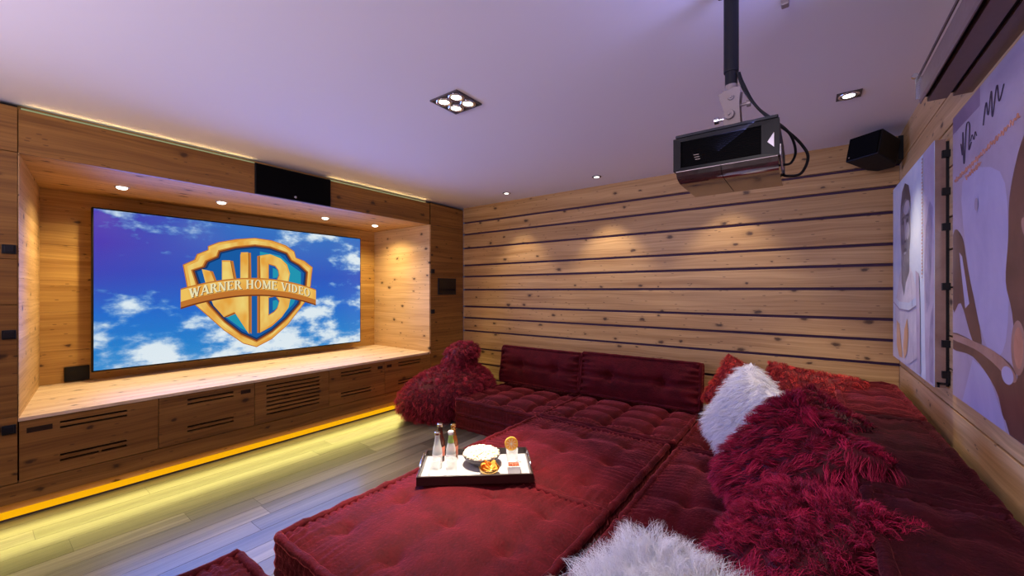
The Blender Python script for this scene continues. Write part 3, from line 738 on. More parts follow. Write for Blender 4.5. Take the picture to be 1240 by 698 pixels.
items = [
 (1, [(2.637, 1.998), (2.85, 1.998), (2.84, 1.5), (2.82, 1.1), (2.80, .87), (2.637, .87)]),
 (7, [(2.66, 1.70), (2.72, 1.74), (2.80, 1.62), (2.83, 1.40), (2.78, 1.20), (2.72, 1.25), (2.68, 1.48)]),
 (7, [(2.65, 1.25), (2.70, 1.20), (2.74, 1.0), (2.72, .88), (2.65, .88)]),
 (4, [(3.10, 1.40), (3.22, 1.47), (3.42, 1.47), (3.52, 1.40), (3.64, 1.25), (3.74, 1.05), (3.755, .87), (2.98, .87), (2.95, 1.1), (3.0, 1.3)]),
 (2, [(3.46, 1.62), (3.44, 1.36), (3.36, 1.28), (3.30, 1.36), (3.20, 1.42), (3.20, 1.60)]),
 (3, ell(3.325, 1.70, .165, .245)),
 (2, ell(3.32, 1.67, .145, .215)),
 (6, [(3.48, 1.72), (3.47, 1.84), (3.42, 1.92), (3.33, 1.955), (3.22, 1.92), (3.17, 1.84), (3.165, 1.76), (3.21, 1.83), (3.32, 1.86), (3.43, 1.83)]),
 (3, ell(3.28, 1.80, .09, .04)), (3, ell(3.25, 1.66, .055, .05)), (3, [(3.345, 1.74), (3.325, 1.62), (3.30, 1.61), (3.31, 1.74)]),
 (6, ell(3.385, 1.722, .032, .012)), (6, ell(3.255, 1.722, .032, .012)),
 (6, [(3.43, 1.755), (3.34, 1.76), (3.34, 1.75), (3.43, 1.742)]), (6, [(3.29, 1.76), (3.21, 1.755), (3.21, 1.742), (3.29, 1.75)]),
 (6, ell(3.32, 1.605, .026, .008)), (6, ell(3.32, 1.553, .048, .011)), (3, ell(3.32, 1.535, .036, .008)),
 (0, ribbon([(3.72, 1.26), (3.5, 1.22), (3.2, 1.22), (2.98, 1.26)], .045)), (7, ribbon([(3.72, 1.235), (3.5, 1.195), (3.2, 1.195), (2.98, 1.235)], .008)),
 (5, [(3.60, 1.12), (3.50, 1.10), (3.44, .98), (3.40, .90), (3.50, .89), (3.60, .96)]),
 (5, [(3.25, 1.15), (3.34, 1.08), (3.38, .96), (3.34, .90), (3.26, .95), (3.22, 1.05)]),
 (4, ribbon([(3.7, .93), (3.5, .885), (3.2, .90), (3.0, .96)], .02)), (7, ribbon([(3.15, 1.40), (3.1, 1.2), (3.08, 1.0), (3.05, .88)], .02)),
 (1, [(2.94, 1.40), (3.02, 1.42), (3.00, 1.1), (2.98, .88), (2.90, .88), (2.91, 1.2)]),
]
art(CX - .002, items, 'figure', ['p_ice', 'p_lilac', 'p_skin', 'p_skinhi', 'p_shirt', 'p_orange', 'p_hair', 'p_grey'], cv)
st_ = MB()
for i in range(36):
    zz = 1.98 - i * .017
    st_.poly([(CX - .0055, 2.872 + .010 * math.sin(i * 2.1), zz), (CX - .0055, 2.852 + .008 * math.sin(i * 1.3), zz), (CX - .0055, 2.852, zz - .010), (CX - .0055, 2.874, zz - .009)], 0)
st_.build('lettering', ['p_rust'], cv)

PX = .50
p2 = thing('figure_print', 'large mauve print with a dark brown figure and scrawled signatures, nearest the camera', 'picture', (.505, 1.9, .86))
MB().box(PX, .5096, 1.25, 2.534, .862, 2.055).build('print', ['p_mauve'], p2)
items = [
 (4, [(2.534, 2.055), (2.19, 2.055), (2.19, 1.985), (2.534, 1.985)]),
 (5, [(2.40, 1.75), (2.0, 1.70), (1.93, 1.45), (1.95, 1.15), (2.1, 1.1), (2.3, 1.35)]),
 (5, [(2.27, 1.05), (2.1, 1.02), (1.97, .90), (1.95, .863), (2.4, .863)]),
 (0, [(2.530, 1.55), (2.40, 1.53), (2.33, 1.40), (2.17, 1.13), (2.27, 1.12), (2.42, 1.26), (2.530, 1.23)]),
 (5, [(2.44, 1.47), (2.40, 1.45), (2.31, 1.26), (2.36, 1.24)]),
 (0, [(1.817, 1.76), (1.87, 1.70), (1.92, 1.60), (1.93, 1.47), (1.95, 1.34), (1.90, 1.24), (1.86, 1.05), (1.93, 1.0), (1.96, .91), (1.92, .863), (1.26, .863), (1.26, 1.80), (1.6, 1.86), (1.72, 1.83)]),
 (0, [(2.530, 1.06), (2.265, 1.06), (2.04, .985), (1.96, .90), (1.88, .95), (1.87, 1.06), (2.0, 1.10), (2.2, 1.115), (2.530, 1.13)]),
 (1, [(2.530, 1.125), (2.2, 1.118), (2.0, 1.10), (1.87, 1.055), (1.90, 1.03), (2.05, 1.065), (2.25, 1.092), (2.530, 1.10)]),
 (1, ell(1.855, 1.14, .052, .082)), (2, ell(1.852, 1.14, .034, .062)),
 (5, ell(1.935, 1.045, .048, .028)),
 (1, [(1.83, 1.5), (1.80, 1.52), (1.70, 1.45), (1.60, 1.2), (1.66, 1.2), (1.75, 1.38)]),
 (5, ell(2.235, 1.625, .026, .030)), (6, ell(2.225, 1.632, .02, .024)),
]
art(PX, items, 'figure', ['p_umber', 'p_tan', 'p_rust', 'p_ink', 'p_violet', 'p_sky', 'p_mauve'], p2)
sg = MB()
for pts, r in (([(2.41, 1.91), (2.39, 1.86), (2.385, 1.95), (2.37, 1.82), (2.34, 1.96), (2.30, 1.95), (2.31, 1.86), (2.28, 1.88)], .0018),
               ([(2.29, 1.885), (2.27, 1.905), (2.25, 1.88), (2.235, 1.905), (2.22, 1.885)], .0012),
               ([(2.15, 1.90), (2.12, 1.97), (2.10, 1.92), (2.07, 1.99), (2.06, 1.90), (2.02, 1.99), (2.0, 1.93), (1.96, 1.97)], .0016)):
    sg.tube(bez([(PX - .0018, y, z) for y, z in pts], 8), r, 6)
sg.build('signature', ['p_ink'], p2)
sr = MB()
for k in range(2):
    pts = []
    for i in range(90):
        f = i / 89; y = 2.50 - .66 * f
        pts.append((PX - .0018, y, 1.775 + .055 * f + k * -.03 + .012 * math.sin(i * 1.9 + k) * (.4 + .6 * abs(math.sin(i * .37)))))
    if k == 1: pts = pts[20:45]
    sr.tube(pts, .0018, 5)
sr.build('handwriting', ['p_rust'], p2)

# ------------------------------------------------------------------ sofa cushions
def mattress_mesh(W, D, Hh, tx, ty, crown=.03, dent=.03, crease=.012, pleat=.004, seed=0, res=.0125, round_=.02, cw=.022, bulge=.012, xpleat=True, xcrease=True, pw=.075, pl=.036):
    """top grid + sides in local coordinates 0..W, 0..D, 0..Hh"""
    rs = np.random.RandomState(seed)
    nx, ny = max(8, int(W / res)), max(8, int(D / res))
    X, Y = np.meshgrid(np.linspace(0, W, nx + 1), np.linspace(0, D, ny + 1), indexing='ij')
    e = np.minimum(np.minimum(X, W - X), np.minimum(Y, D - Y))
    Z = Hh + crown * (1 - np.exp(-e / .10)) - crown
    low = np.zeros_like(X)
    for _ in range(7):
        kx, ky = rs.uniform(-9, 9, 2); low += rs.uniform(.3, 1) * np.sin(kx * X + ky * Y + rs.uniform(0, 6.28))
    Z = Z + low * .0022 * np.clip(e / .08, 0, 1)
    px = [W * (i + .5) / tx if tx == 1 else W * (i + .62) / (tx + .24) for i in range(tx)]
    py = [D * (i + .5) / ty if ty == 1 else D * (i + .62) / (ty + .24) for i in range(ty)]
    if crease:
        for a in (px if xcrease else []):
            wob = a + .006 * np.sin(Y * 21 + a * 9); Z = Z - crease * np.exp(-((X - wob) / cw) ** 2) * np.clip(e / .05, 0, 1)
        for b in py:
            wob = b + .006 * np.sin(X * 19 + b * 7); Z = Z - crease * np.exp(-((Y - wob) / cw) ** 2) * np.clip(e / .05, 0, 1)
    for a in px:
        for b in py:
            r2 = (X - a) ** 2 + (Y - b) ** 2; r = np.sqrt(r2); th = np.arctan2(Y - b, X - a)
            Z = Z - dent * np.exp(-(r / .040) ** 1.3) * (1 + .25 * np.sin(th * 6 + a * 30) * np.exp(-(r / .09)))
            Z = Z - dent * .16 * np.exp(-(r / .13) ** 2)
    if pleat:
        ex, ey = np.minimum(X, W - X), np.minimum(Y, D - Y)
        wx = np.exp(-ex / pw) * np.clip(ex / .006, 0, 1); wy = np.exp(-ey / pw) * np.clip(ey / .006, 0, 1)
        fr = 2 * PI / pl
        Z = Z + pleat * wx * np.sin(fr * Y + 2.0 * np.sin(Y * 13 + seed) + 1.0 * np.sin(Y * 29))
        if xpleat: Z = Z + pleat * wy * np.sin(fr * X + 2.0 * np.sin(X * 11 + seed) + 1.0 * np.sin(X * 31))
    V = np.stack([X, Y, Z], -1).reshape(-1, 3)
    idx = lambda i, j: i * (ny + 1) + j
    F = [(idx(i, j), idx(i + 1, j), idx(i + 1, j + 1), idx(i, j + 1)) for i in range(nx) for j in range(ny)]
    loop = [idx(i, 0) for i in range(nx)] + [idx(nx, j) for j in range(ny)] + [idx(i, ny) for i in range(nx, 0, -1)] + [idx(0, j) for j in range(ny, 0, -1)]
    vs = [tuple(p_) for p_ in V]; n = len(loop); rows = 9; prev = loop
    for k in range(1, rows + 1):
        f = k / rows; cur = []
        for q, li in enumerate(loop):
            x_, y_, z_ = V[li]
            ox = -1 if x_ < 1e-6 else (1 if x_ > W - 1e-6 else 0); oy = -1 if y_ < 1e-6 else (1 if y_ > D - 1e-6 else 0)
            s_ = q * res
            b_ = bulge * math.sin(PI * f) + .0035 * math.sin(2 * PI * s_ / .034 + 1.5 * math.sin(s_ * 15)) * math.sin(PI * f)
            if abs(f - .5) < .07: b_ -= .006
            cur.append(len(vs)); vs.append((x_ + ox * b_, y_ + oy * b_, z_ * (1 - f)))
        for q in range(n):
            q2 = (q + 1) % n; F.append((prev[q], cur[q], cur[q2], prev[q2]))
        prev = cur
    F.append(tuple(prev[::-1]))
    return vs, F
def piping_path(W, D, z, seed=0, rc=.02, step=.03):
    P = []
    def seg(x0, y0, x1, y1):
        L_ = math.hypot(x1 - x0, y1 - y0); n = max(2, int(L_ / step))
        for i in range(n): P.append((x0 + (x1 - x0) * i / n, y0 + (y1 - y0) * i / n))
    def arc_(cx, cy, a):
        for i in range(5): P.append((cx + rc * math.cos(a + PI / 2 * i / 5), cy + rc * math.sin(a + PI / 2 * i / 5)))
    o = -.002
    seg(rc, o, W - rc, o); arc_(W - rc - o, rc + o, -PI / 2); seg(W - o, rc, W - o, D - rc); arc_(W - rc - o, D - rc - o, 0)
    seg(W - rc, D - o, rc, D - o); arc_(rc + o, D - rc - o, PI / 2); seg(o, D - rc, o, rc); arc_(rc + o, rc + o, PI)
    return [(a, b, z + .003 * math.sin(i * .9 + seed) + .002 * math.sin(i * 2.3)) for i, (a, b) in enumerate(P)]
def put(vs, Mx): return [tuple(Mx @ Vector(p_)) for p_ in vs]
def module(name, label, cat, Mx, W, D, layers, mat, seed, group, pr=.018, **kw):
    """layers: list of (z0, height); the last is the tufted top one"""
    org = Mx @ Vector((W / 2, D / 2, 0))
    t = thing(name, label, cat, org, 0, group)
    for k, (z0, hh_) in enumerate(layers):
        topmost = k == len(layers) - 1
        a = dict(kw) if topmost else dict(tx=1, ty=1, crown=.004, dent=0, crease=0)
        vs, F = mattress_mesh(W, D, hh_, seed=seed + k, **a)
        mb = MB(); mb._add(put([(x, y, z + z0) for x, y, z in vs], Mx), F, 0)
        o = mb.build('mattress' if topmost else 'base_mattress', [mat], t, smooth=True)
        cr = a.get('crown', .03)
        for zz in ((z0 + hh_ - cr - .002, z0 + .018) if topmost else (z0 + .014,)):
            pp = piping_path(W, D, zz, seed)
            q_ = MB().tube(put(pp, Mx), [pr * (1 + .10 * math.sin(i * 1.7 + seed)) for i in range(len(pp))], 10, closed=True)
            q_.build('piping', [mat], o, smooth=True)
    return t
T = Matrix.Translation
TUFT = dict(tx=3, ty=4, crown=.034, dent=.048, crease=.022, pleat=.009, pw=.09)
PLAT = dict(tx=3, ty=3, crown=.026, dent=.026, crease=.006, pleat=.008, cw=.045, pw=.10)
g1, g2 = 'large flat velvet platform cushions', 'tufted velvet seat cushions'
module('platform_cushion', 'large burgundy velvet platform cushion carrying the snack tray', 'sofa cushion', T((-1.785, .765, 0)), 1.03, .985, [(0, .125), (.125, .187)], 'velvet', 1, g1, **PLAT)
module('platform_cushion', 'large burgundy velvet platform cushion behind the snack tray', 'sofa cushion', T((-1.785, 1.775, 0)), 1.03, .985, [(0, .125), (.125, .183)], 'velvet', 4, g1, **PLAT)
module('platform_cushion', 'burgundy velvet platform cushion showing only one corner at the bottom edge', 'sofa cushion', T((-1.80, -.36, 0)), 1.03, .985, [(0, .125), (.125, .180)], 'velvet', 9, g1, **PLAT)
module('seat_cushion', 'deep tufted burgundy velvet seat cushion beside the furry bean bag', 'sofa cushion', T((-2.725, 2.785, 0)), .94, .86, [(0, .125), (.125, .18)], 'velvet', 12, g2, **TUFT)
module('seat_cushion', 'tufted burgundy velvet seat cushion in the middle of the back row', 'sofa cushion', T((-1.765, 2.785, 0)), 1.035, .86, [(0, .125), (.125, .205)], 'velvet', 15, g2, **TUFT)
module('seat_cushion', 'burgundy velvet seat cushion in the back corner under the tall white fur pillow', 'sofa cushion', T((-.685, 2.785, 0)), .78, .94, [(0, .125), (.125, .19)], 'velvet', 18, g2, **TUFT)
module('seat_cushion', 'burgundy velvet seat cushion under the large crimson fur pillows', 'sofa cushion', T((-.685, 1.765, 0)), .78, .995, [(0, .125), (.125, .19)], 'velvet', 21, g2, tx=2, ty=2, crown=.040, dent=.02, crease=.010, pleat=.006, cw=.03)
module('seat_cushion', 'burgundy velvet seat cushion under the white fur pillow at the bottom edge', 'sofa cushion', T((-.685, .735, 0)), .78, .995, [(0, .125), (.125, .19)], 'velvet', 24, g2, tx=2, ty=2, crown=.040, dent=.02, crease=.010, pleat=.006, cw=.03)
# backs along the back wall, leaning
def lean(x0, yb, zb, ang): return T((x0, yb, zb)) @ Matrix.Rotation(math.radians(ang), 4, 'X')
BK = dict(tx=2, ty=1, crown=.055, dent=.055, crease=.026, pleat=.026, cw=.024, xpleat=False, xcrease=False, pw=.055, pl=.052)
module('back_cushion', 'dark wine velvet back cushion against the boarded wall, beside the bean bag', 'sofa cushion', lean(-2.745, 3.575, .315, 80), .955, .37, [(0, .15)], 'velvet', 31, 'velvet back cushions', pr=.013, **BK)
module('back_cushion', 'dark wine velvet back cushion against the boarded wall, in the middle', 'sofa cushion', lean(-1.765, 3.575, .325, 80), 1.055, .375, [(0, .15)], 'velvet', 34, 'velvet back cushions', pr=.013, **BK)
g3 = 'thick velvet bolsters along the right wall'
BO = dict(tx=1, ty=3, crown=.035, dent=.012, crease=.012, pleat=.004, cw=.035)
module('bolster', 'dark velvet bolster in the corner, its top caught by the spotlight', 'sofa cushion', T((.150, 2.80, .0)), .30, .90, [(0, .30), (.30, .405)], 'velvet', 41, g3, **BO)  # lighter velvet than its neighbours, spotlight partly put into the colour
module('bolster', 'shaded velvet bolster along the right wall, next to the corner one', 'sofa cushion', T((.150, 1.77, .0)), .30, .985, [(0, .30), (.30, .40)], 'velvet_shaded', 44, g3, **BO)
module('bolster', 'shaded velvet bolster filling the lower right of the view', 'sofa cushion', T((.150, .745, .0)), .30, .985, [(0, .30), (.30, .40)], 'velvet_shaded', 47, g3, **BO)

# ------------------------------------------------------------------ fur
def fur_object(name, label, V, F, n, length, width, mat, origin, seed, segs=5, curl=.012, flow=(0, 0, -1), flow_k=.45, grav=.25, clump=.85, cat='pillow', group=None, spread=.35, nclump=14):
    """a stuffed body with its coat of individual locks, one mesh"""
    rs = np.random.RandomState(seed)
    V = np.asarray(V, float); tri = []
    for f in F:
        for k in range(1, len(f) - 1): tri.append((f[0], f[k], f[k + 1]))
    tri = np.array(tri); A, B, Cc = V[tri[:, 0]], V[tri[:, 1]], V[tri[:, 2]]
    nr = np.cross(B - A, Cc - A); ar = np.linalg.norm(nr, axis=1); cdf = np.cumsum(ar); cdf /= cdf[-1]
    def sample(k):
        t_ = np.searchsorted(cdf, rs.rand(k)); t_ = np.minimum(t_, len(tri) - 1)
        a, b = rs.rand(k), rs.rand(k); sw = a + b > 1; a[sw], b[sw] = 1 - a[sw], 1 - b[sw]
        P = A[t_] + (B[t_] - A[t_]) * a[:, None] + (Cc[t_] - A[t_]) * b[:, None]
        return P, nr[t_] / np.maximum(ar[t_], 1e-12)[:, None]
    P, Nn = sample(n)
    nc = max(6, n // nclump); CP, CN = sample(nc)
    own = np.empty(n, int)
    for s in range(0, n, 2000):
        own[s:s + 2000] = np.argmin(((P[s:s + 2000, None, :] - CP[None]) ** 2).sum(-1), 1)
    fl = np.asarray(flow, float)
    fl = fl if fl.ndim else np.zeros(3)
    cd = CN + flow_k * fl + spread * rs.randn(nc, 3); cd /= np.linalg.norm(cd, axis=1)[:, None]
    d = .6 * Nn + cd[own] * .8 + .18 * rs.randn(n, 3) + flow_k * .5 * fl; d /= np.linalg.norm(d, axis=1)[:, None]
    Ln = length * (.55 + .6 * rs.rand(n)); cl = (.8 + .4 * rs.rand(nc))[own]; Ln = Ln * cl
    side = np.cross(d, rs.randn(n, 3)); side /= np.linalg.norm(side, axis=1)[:, None]
    s2 = np.cross(d, side); ph = rs.rand(nc)[own] * 6.28 + rs.randn(n) * .5; tip_c = CP[own] + cd[own] * (length * .95)
    W_ = width * (.7 + .6 * rs.rand(n)); lv = []; tn = []
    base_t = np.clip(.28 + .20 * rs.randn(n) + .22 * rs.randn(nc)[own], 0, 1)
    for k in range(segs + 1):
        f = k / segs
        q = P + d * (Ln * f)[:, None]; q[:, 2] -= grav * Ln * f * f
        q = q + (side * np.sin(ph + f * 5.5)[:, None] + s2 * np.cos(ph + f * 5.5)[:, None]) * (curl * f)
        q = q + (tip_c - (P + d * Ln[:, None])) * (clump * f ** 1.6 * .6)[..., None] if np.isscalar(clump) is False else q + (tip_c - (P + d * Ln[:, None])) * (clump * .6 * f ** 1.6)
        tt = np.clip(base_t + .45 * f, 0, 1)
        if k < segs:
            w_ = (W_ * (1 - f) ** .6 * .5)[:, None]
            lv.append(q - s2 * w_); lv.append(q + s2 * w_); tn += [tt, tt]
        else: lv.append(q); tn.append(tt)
    SV = np.stack(lv, 1).reshape(-1, 3); ST = np.stack(tn, 1).reshape(-1)
    per = 2 * segs + 1; b0 = (np.arange(n) * per)[:, None]
    quads = np.concatenate([b0 + np.array([[2 * k, 2 * k + 1, 2 * k + 3, 2 * k + 2]]) for k in range(segs - 1)], 0)
    tris = b0 + np.array([[2 * segs - 2, 2 * segs - 1, 2 * segs]])
    nb = len(V); AV = np.concatenate([V, SV]) - np.asarray(origin); AT = np.concatenate([np.full(nb, .05), ST])
    loops = []; starts = []; tot = []; o = 0
    for f in F: loops += list(f); starts.append(o); o += len(f)
    loops = np.concatenate([np.array(loops), (quads + nb).ravel(), (tris + nb).ravel()])
    starts = np.concatenate([np.array(starts), o + 4 * np.arange(len(quads)), o + 4 * len(quads) + 3 * np.arange(len(tris))])
    me = fast_mesh(name, AV, loops, starts, None, AT, mat)
    ob = bpy.data.objects.new(name, me); C.objects.link(ob); ob.location = origin
    return tag(ob, label, cat, group)
def pillow_body(w, h, t, center, normal, up, nseg=28, bend=0):
    n_ = Vector(normal).normalized(); u_ = Vector(up); u_ = (u_ - n_ * u_.dot(n_)).normalized(); r_ = u_.cross(n_)
    vs = []; F = []
    for s in (1, -1):
        o = len(vs)
        for i in range(nseg + 1):
            for j in range(nseg + 1):
                a, b = 2 * i / nseg - 1, 2 * j / nseg - 1
                pin = 1 - .10 * ((1 - b * b) * abs(a) ** 3) ; pin2 = 1 - .10 * ((1 - a * a) * abs(b) ** 3)
                k = max(0, (1 - a ** 4) * (1 - b ** 4)) ** .5
                p_ = r_ * (a * w / 2 * pin) + u_ * (b * h / 2 * pin2) + n_ * (s * k * t / 2 - bend * a * a)
                vs.append(tuple(Vector(center) + p_))
        for i in range(nseg):
            for j in range(nseg):
                q = (o + i * (nseg + 1) + j, o + (i + 1) * (nseg + 1) + j, o + (i + 1) * (nseg + 1) + j + 1, o + i * (nseg + 1) + j + 1)
                F.append(q if s > 0 else q[::-1])
    return vs, F
gp = 'shaggy fur pillows on the sofa'
def fur_pillow(label, w, h, t, c, nrm, up, n, length, width, mat, seed, **kw):
    vs, F = pillow_body(w, h, t, c, nrm, up)
    return fur_object('fur_pillow', label, vs, F, n, length, width, mat, c, seed, group=gp, **kw)
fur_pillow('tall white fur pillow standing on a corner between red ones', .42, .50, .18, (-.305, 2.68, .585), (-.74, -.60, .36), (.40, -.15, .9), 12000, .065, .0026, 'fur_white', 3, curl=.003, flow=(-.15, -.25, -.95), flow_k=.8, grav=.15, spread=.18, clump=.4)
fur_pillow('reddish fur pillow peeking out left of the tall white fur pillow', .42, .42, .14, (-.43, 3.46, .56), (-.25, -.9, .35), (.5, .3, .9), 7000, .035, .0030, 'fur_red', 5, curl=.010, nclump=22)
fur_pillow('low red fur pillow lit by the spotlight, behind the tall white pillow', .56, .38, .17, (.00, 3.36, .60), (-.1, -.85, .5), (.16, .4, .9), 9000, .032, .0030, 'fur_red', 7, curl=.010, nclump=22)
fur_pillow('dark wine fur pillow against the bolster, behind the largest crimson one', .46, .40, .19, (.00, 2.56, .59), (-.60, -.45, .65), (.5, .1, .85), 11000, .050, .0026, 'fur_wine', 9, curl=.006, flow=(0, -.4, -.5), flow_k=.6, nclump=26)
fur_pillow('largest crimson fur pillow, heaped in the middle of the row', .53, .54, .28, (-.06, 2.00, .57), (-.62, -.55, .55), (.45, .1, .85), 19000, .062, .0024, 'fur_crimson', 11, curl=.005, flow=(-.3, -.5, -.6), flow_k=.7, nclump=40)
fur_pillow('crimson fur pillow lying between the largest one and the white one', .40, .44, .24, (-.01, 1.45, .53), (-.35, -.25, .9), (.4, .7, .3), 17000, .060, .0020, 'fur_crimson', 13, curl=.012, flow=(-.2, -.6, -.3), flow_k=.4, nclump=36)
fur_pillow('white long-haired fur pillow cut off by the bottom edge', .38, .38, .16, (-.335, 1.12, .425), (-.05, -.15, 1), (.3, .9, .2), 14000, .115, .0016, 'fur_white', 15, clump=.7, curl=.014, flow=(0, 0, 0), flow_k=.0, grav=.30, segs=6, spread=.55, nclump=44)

# bean bag: a squat sack with a gathered peak
def bag_body():
    vs = []; F = []; na, nh = 56, 40
    for j in range(nh + 1):
        f = j / nh
        for i in range(na):
            a = 2 * PI * i / na
            if f < .70:
                g = f / .70; r = .46 * (math.sin(min(1, .16 + g * .84) * PI * .60) ** .8) if g < .5 else None
                zz = .03 + .47 * g
                r = .42 * (1 - abs(g - .36) ** 2.0 * 1.05) if g < .36 else .42 * (1 - ((g - .36) / .64) ** 2.3 * .655)
            else:
                g = (f - .70) / .30; zz = .50 + .25 * g
                r = .150 + .015 * math.sin(g * PI) if g < .55 else (.150 + .015 * math.sin(g * PI)) * math.sqrt(max(0, 1 - ((g - .55) / .45) ** 2.2))
            lump = 1 + .06 * math.sin(3 * a + 4 * f) + .04 * math.sin(5 * a - 7 * f) * (1 - f)
            cx = -3.15 + .17 * max(0, f - .3); cy = 3.12 + .18 * max(0, f - .3)
            ey = 1.34 - .34 * max(0, f - .5) / .5
            vs.append((cx + r * lump * math.cos(a) * 1.0, cy + r * lump * math.sin(a) * ey, max(.012, zz)))
    for j in range(nh):
        for i in range(na):
            i2 = (i + 1) % na; F.append((j * na + i, j * na + i2, (j + 1) * na + i2, (j + 1) * na + i))
    F.append(tuple(range(na))[::-1]); F.append(tuple(nh * na + i for i in range(na)))
    return vs, F
vs, F = bag_body()
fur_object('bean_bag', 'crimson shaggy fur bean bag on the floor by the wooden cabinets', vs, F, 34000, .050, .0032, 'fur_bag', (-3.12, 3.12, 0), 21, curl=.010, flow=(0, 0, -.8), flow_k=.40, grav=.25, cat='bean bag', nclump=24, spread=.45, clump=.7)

# ------------------------------------------------------------------ tray and snacks (tray-local coordinates)
TA = math.atan2(.648, .762); TO = Vector((-1.605, 1.350, .318))
def TL(a, b, z=0): return (TO.x + a * .762 - b * .648, TO.y + a * .648 + b * .762, TO.z + z)
tray = thing('serving_tray', 'dark-sided serving tray with a shiny silver bottom on the platform cushion', 'tray', TO, TA)
MB().box(.008, .592, .008, .352, 0, .008).build('bottom', ['mirror'], tray, local=True)
for (a, b, c, d) in ((0, .6, 0, .010), (0, .6, .350, .360), (0, .010, .010, .350), (.590, .6, .010, .350)):
    MB().box(a, b, c, d, -.002, .045).build('side', ['traywood'], tray, local=True, bevel=.002)
for xx in (.005, .595):
    MB().tube(bez([(xx, .09, .045), (xx, .10, .062), (xx, .18, .066), (xx, .26, .062), (xx, .27, .045)], 6), .005, 8).build('handle', ['steel'], tray, local=True, smooth=True)
ZB = .0085
def bottle(label, a, b, mat, cap, lab, h=.20, labels2=None):
    t = thing('bottle', label, 'bottle', TL(a, b, ZB), TA, 'small drink bottles on the tray')
    k = h / .20
    MB().lathe([(.001, 0), (.024, 0), (.027, .004), (.027, .085 * k), (.0255, .105 * k), (.016, .142 * k), (.0125, .165 * k), (.0125, .185 * k), (.014, .186 * k), (.014, .192 * k)], n=24).build('glass_body', [mat], t, local=True, smooth=True)
    MB().lathe([(.0155, .184 * k), (.0155, .196 * k), (.012, .2 * k), (.001, .2005 * k)], n=20).build('cap', [cap], t, local=True)
    MB().lathe([(.0274, .030 * k), (.0276, .031 * k), (.0276, .078 * k), (.0274, .079 * k)], n=24, cap=False).build('label_band', [lab], t, local=True, smooth=True)
    MB().lathe([(.0180, .138 * k), (.0135, .163 * k), (.0132, .178 * k)], n=24, cap=False).build('neck_band', [labels2 or lab], t, local=True, smooth=True)
    return t
bottle('clear bottle with silver cap at the left front of the tray', .085, .19, 'tonic', 'steel', 'labelwhite', .20, 'tonic')
bottle('clear bottle with a green neck label beside the popcorn', .160, .185, 'tonic', 'white', 'labelwhite', .205, 'labelgreen')
bottle('dark cola-coloured bottle with silver cap, back left of the tray', .090, .285, 'cola', 'steel', 'labelred', .215, 'cola')
bottle('amber bottle with a copper cap behind the green-necked bottle', .165, .300, 'amber', 'gold', 'labelred', .205, 'gold')
def tumbler(label, a, b, r=.032, h=.078, name='tumbler', cat='glass'):
    t = MB().lathe([(.001, 0), (r * .85, 0), (r * .88, .003), (r, h), (r - .002, h), (r * .84, .008), (.001, .008)], n=28).build(name, ['glass'], local=True, smooth=True)
    t.location = TL(a, b, ZB); t.rotation_euler = (0, 0, TA)
    return tag(t, label, cat, 'clear tumblers on the tray')
tumbler('empty clear tumbler in front of the silver-capped clear bottle', .080, .115)
tumbler('empty clear tumbler in front of the green-necked bottle', .168, .112)
dg = tumbler('clear tumbler carrying the orange slice, back right of the tray', .505, .235, .034, .075)
osl = thing('orange_slice', 'round orange slice standing on the rim of a tumbler', 'fruit slice', TL(.500, .232, .085), TA)
fc = math.radians(-12)
def wheel(mb, r0, r1, y0, y1, m=0, n=28):
    mb.lathe([(r0, y0), (r1, y0), (r1, y1), (r0, y1), (r0, y0)], (0, 0, .030), n, m, axis='y', cap=False); return mb
wheel(MB(), .030, .038, -.005, .005).build('peel', ['peel'], osl, local=True, smooth=False)
sg_ = MB()
for i in range(9):
    a0, a1 = 2 * PI * i / 9 + .04, 2 * PI * (i + 1) / 9 - .04
    pts = [(.004 * math.cos((a0 + a1) / 2), .030 + .004 * math.sin((a0 + a1) / 2))] + [(.030 * math.cos(a0 + (a1 - a0) * k / 4), .030 + .030 * math.sin(a0 + (a1 - a0) * k / 4)) for k in range(5)]
    sg_.prism(pts, 'y', -.0045, .0045)
sg_.build('flesh', ['orange'], osl, local=True)
wheel(MB(), .001, .031, -.0035, .0035).build('pith', ['labelwhite'], osl, local=True)
bowl = MB().lathe([(.001, 0), (.045, 0), (.055, .004), (.090, .030), (.108, .058), (.105, .059), (.086, .033), (.05, .009), (.001, .008)], n=40).build('bowl', ['lamphousing'], local=True, smooth=True)
bowl.location = TL(.330, .225, ZB); tag(bowl, 'wide dark metal bowl heaped with popcorn', 'bowl')
pc = MB(); rp_ = random.Random(4)
pc.lathe([(.001, .022), (.075, .030), (.100, .056), (.090, .066), (.060, .078), (.030, .084), (.001, .086)], n=24)
for i in range(420):
    r = .100 * math.sqrt(rp_.random()); a = rp_.random() * 2 * PI
    zc = .058 + .030 * (1 - (r / .1) ** 1.6) + rp_.uniform(-.002, .005); s_ = rp_.uniform(.0050, .0082)
    for k in range(rp_.choice((1, 2, 2))):
        cx, cy, cz = r * math.cos(a) + rp_.uniform(-.004, .004), r * math.sin(a) + rp_.uniform(-.004, .004), zc + rp_.uniform(-.002, .003)
        pc.lathe([(s_ * math.sin(PI * q / 4) + .0002, -s_ * math.cos(PI * q / 4)) for q in range(5)], (cx, cy, cz), 6)
po = pc.build('popcorn', ['popcorn'], local=True, smooth=True); po.location = TL(.330, .225, ZB)
tag(po, 'heap of white popcorn in the wide dark bowl', 'popcorn', kind='stuff')
gb = MB().lathe([(.001, 0), (.026, 0), (.030, .003), (.046, .020), (.056, .040), (.054, .041), (.044, .022), (.026, .007), (.001, .006)], n=32).build('bowl', ['gold'], local=True, smooth=True)
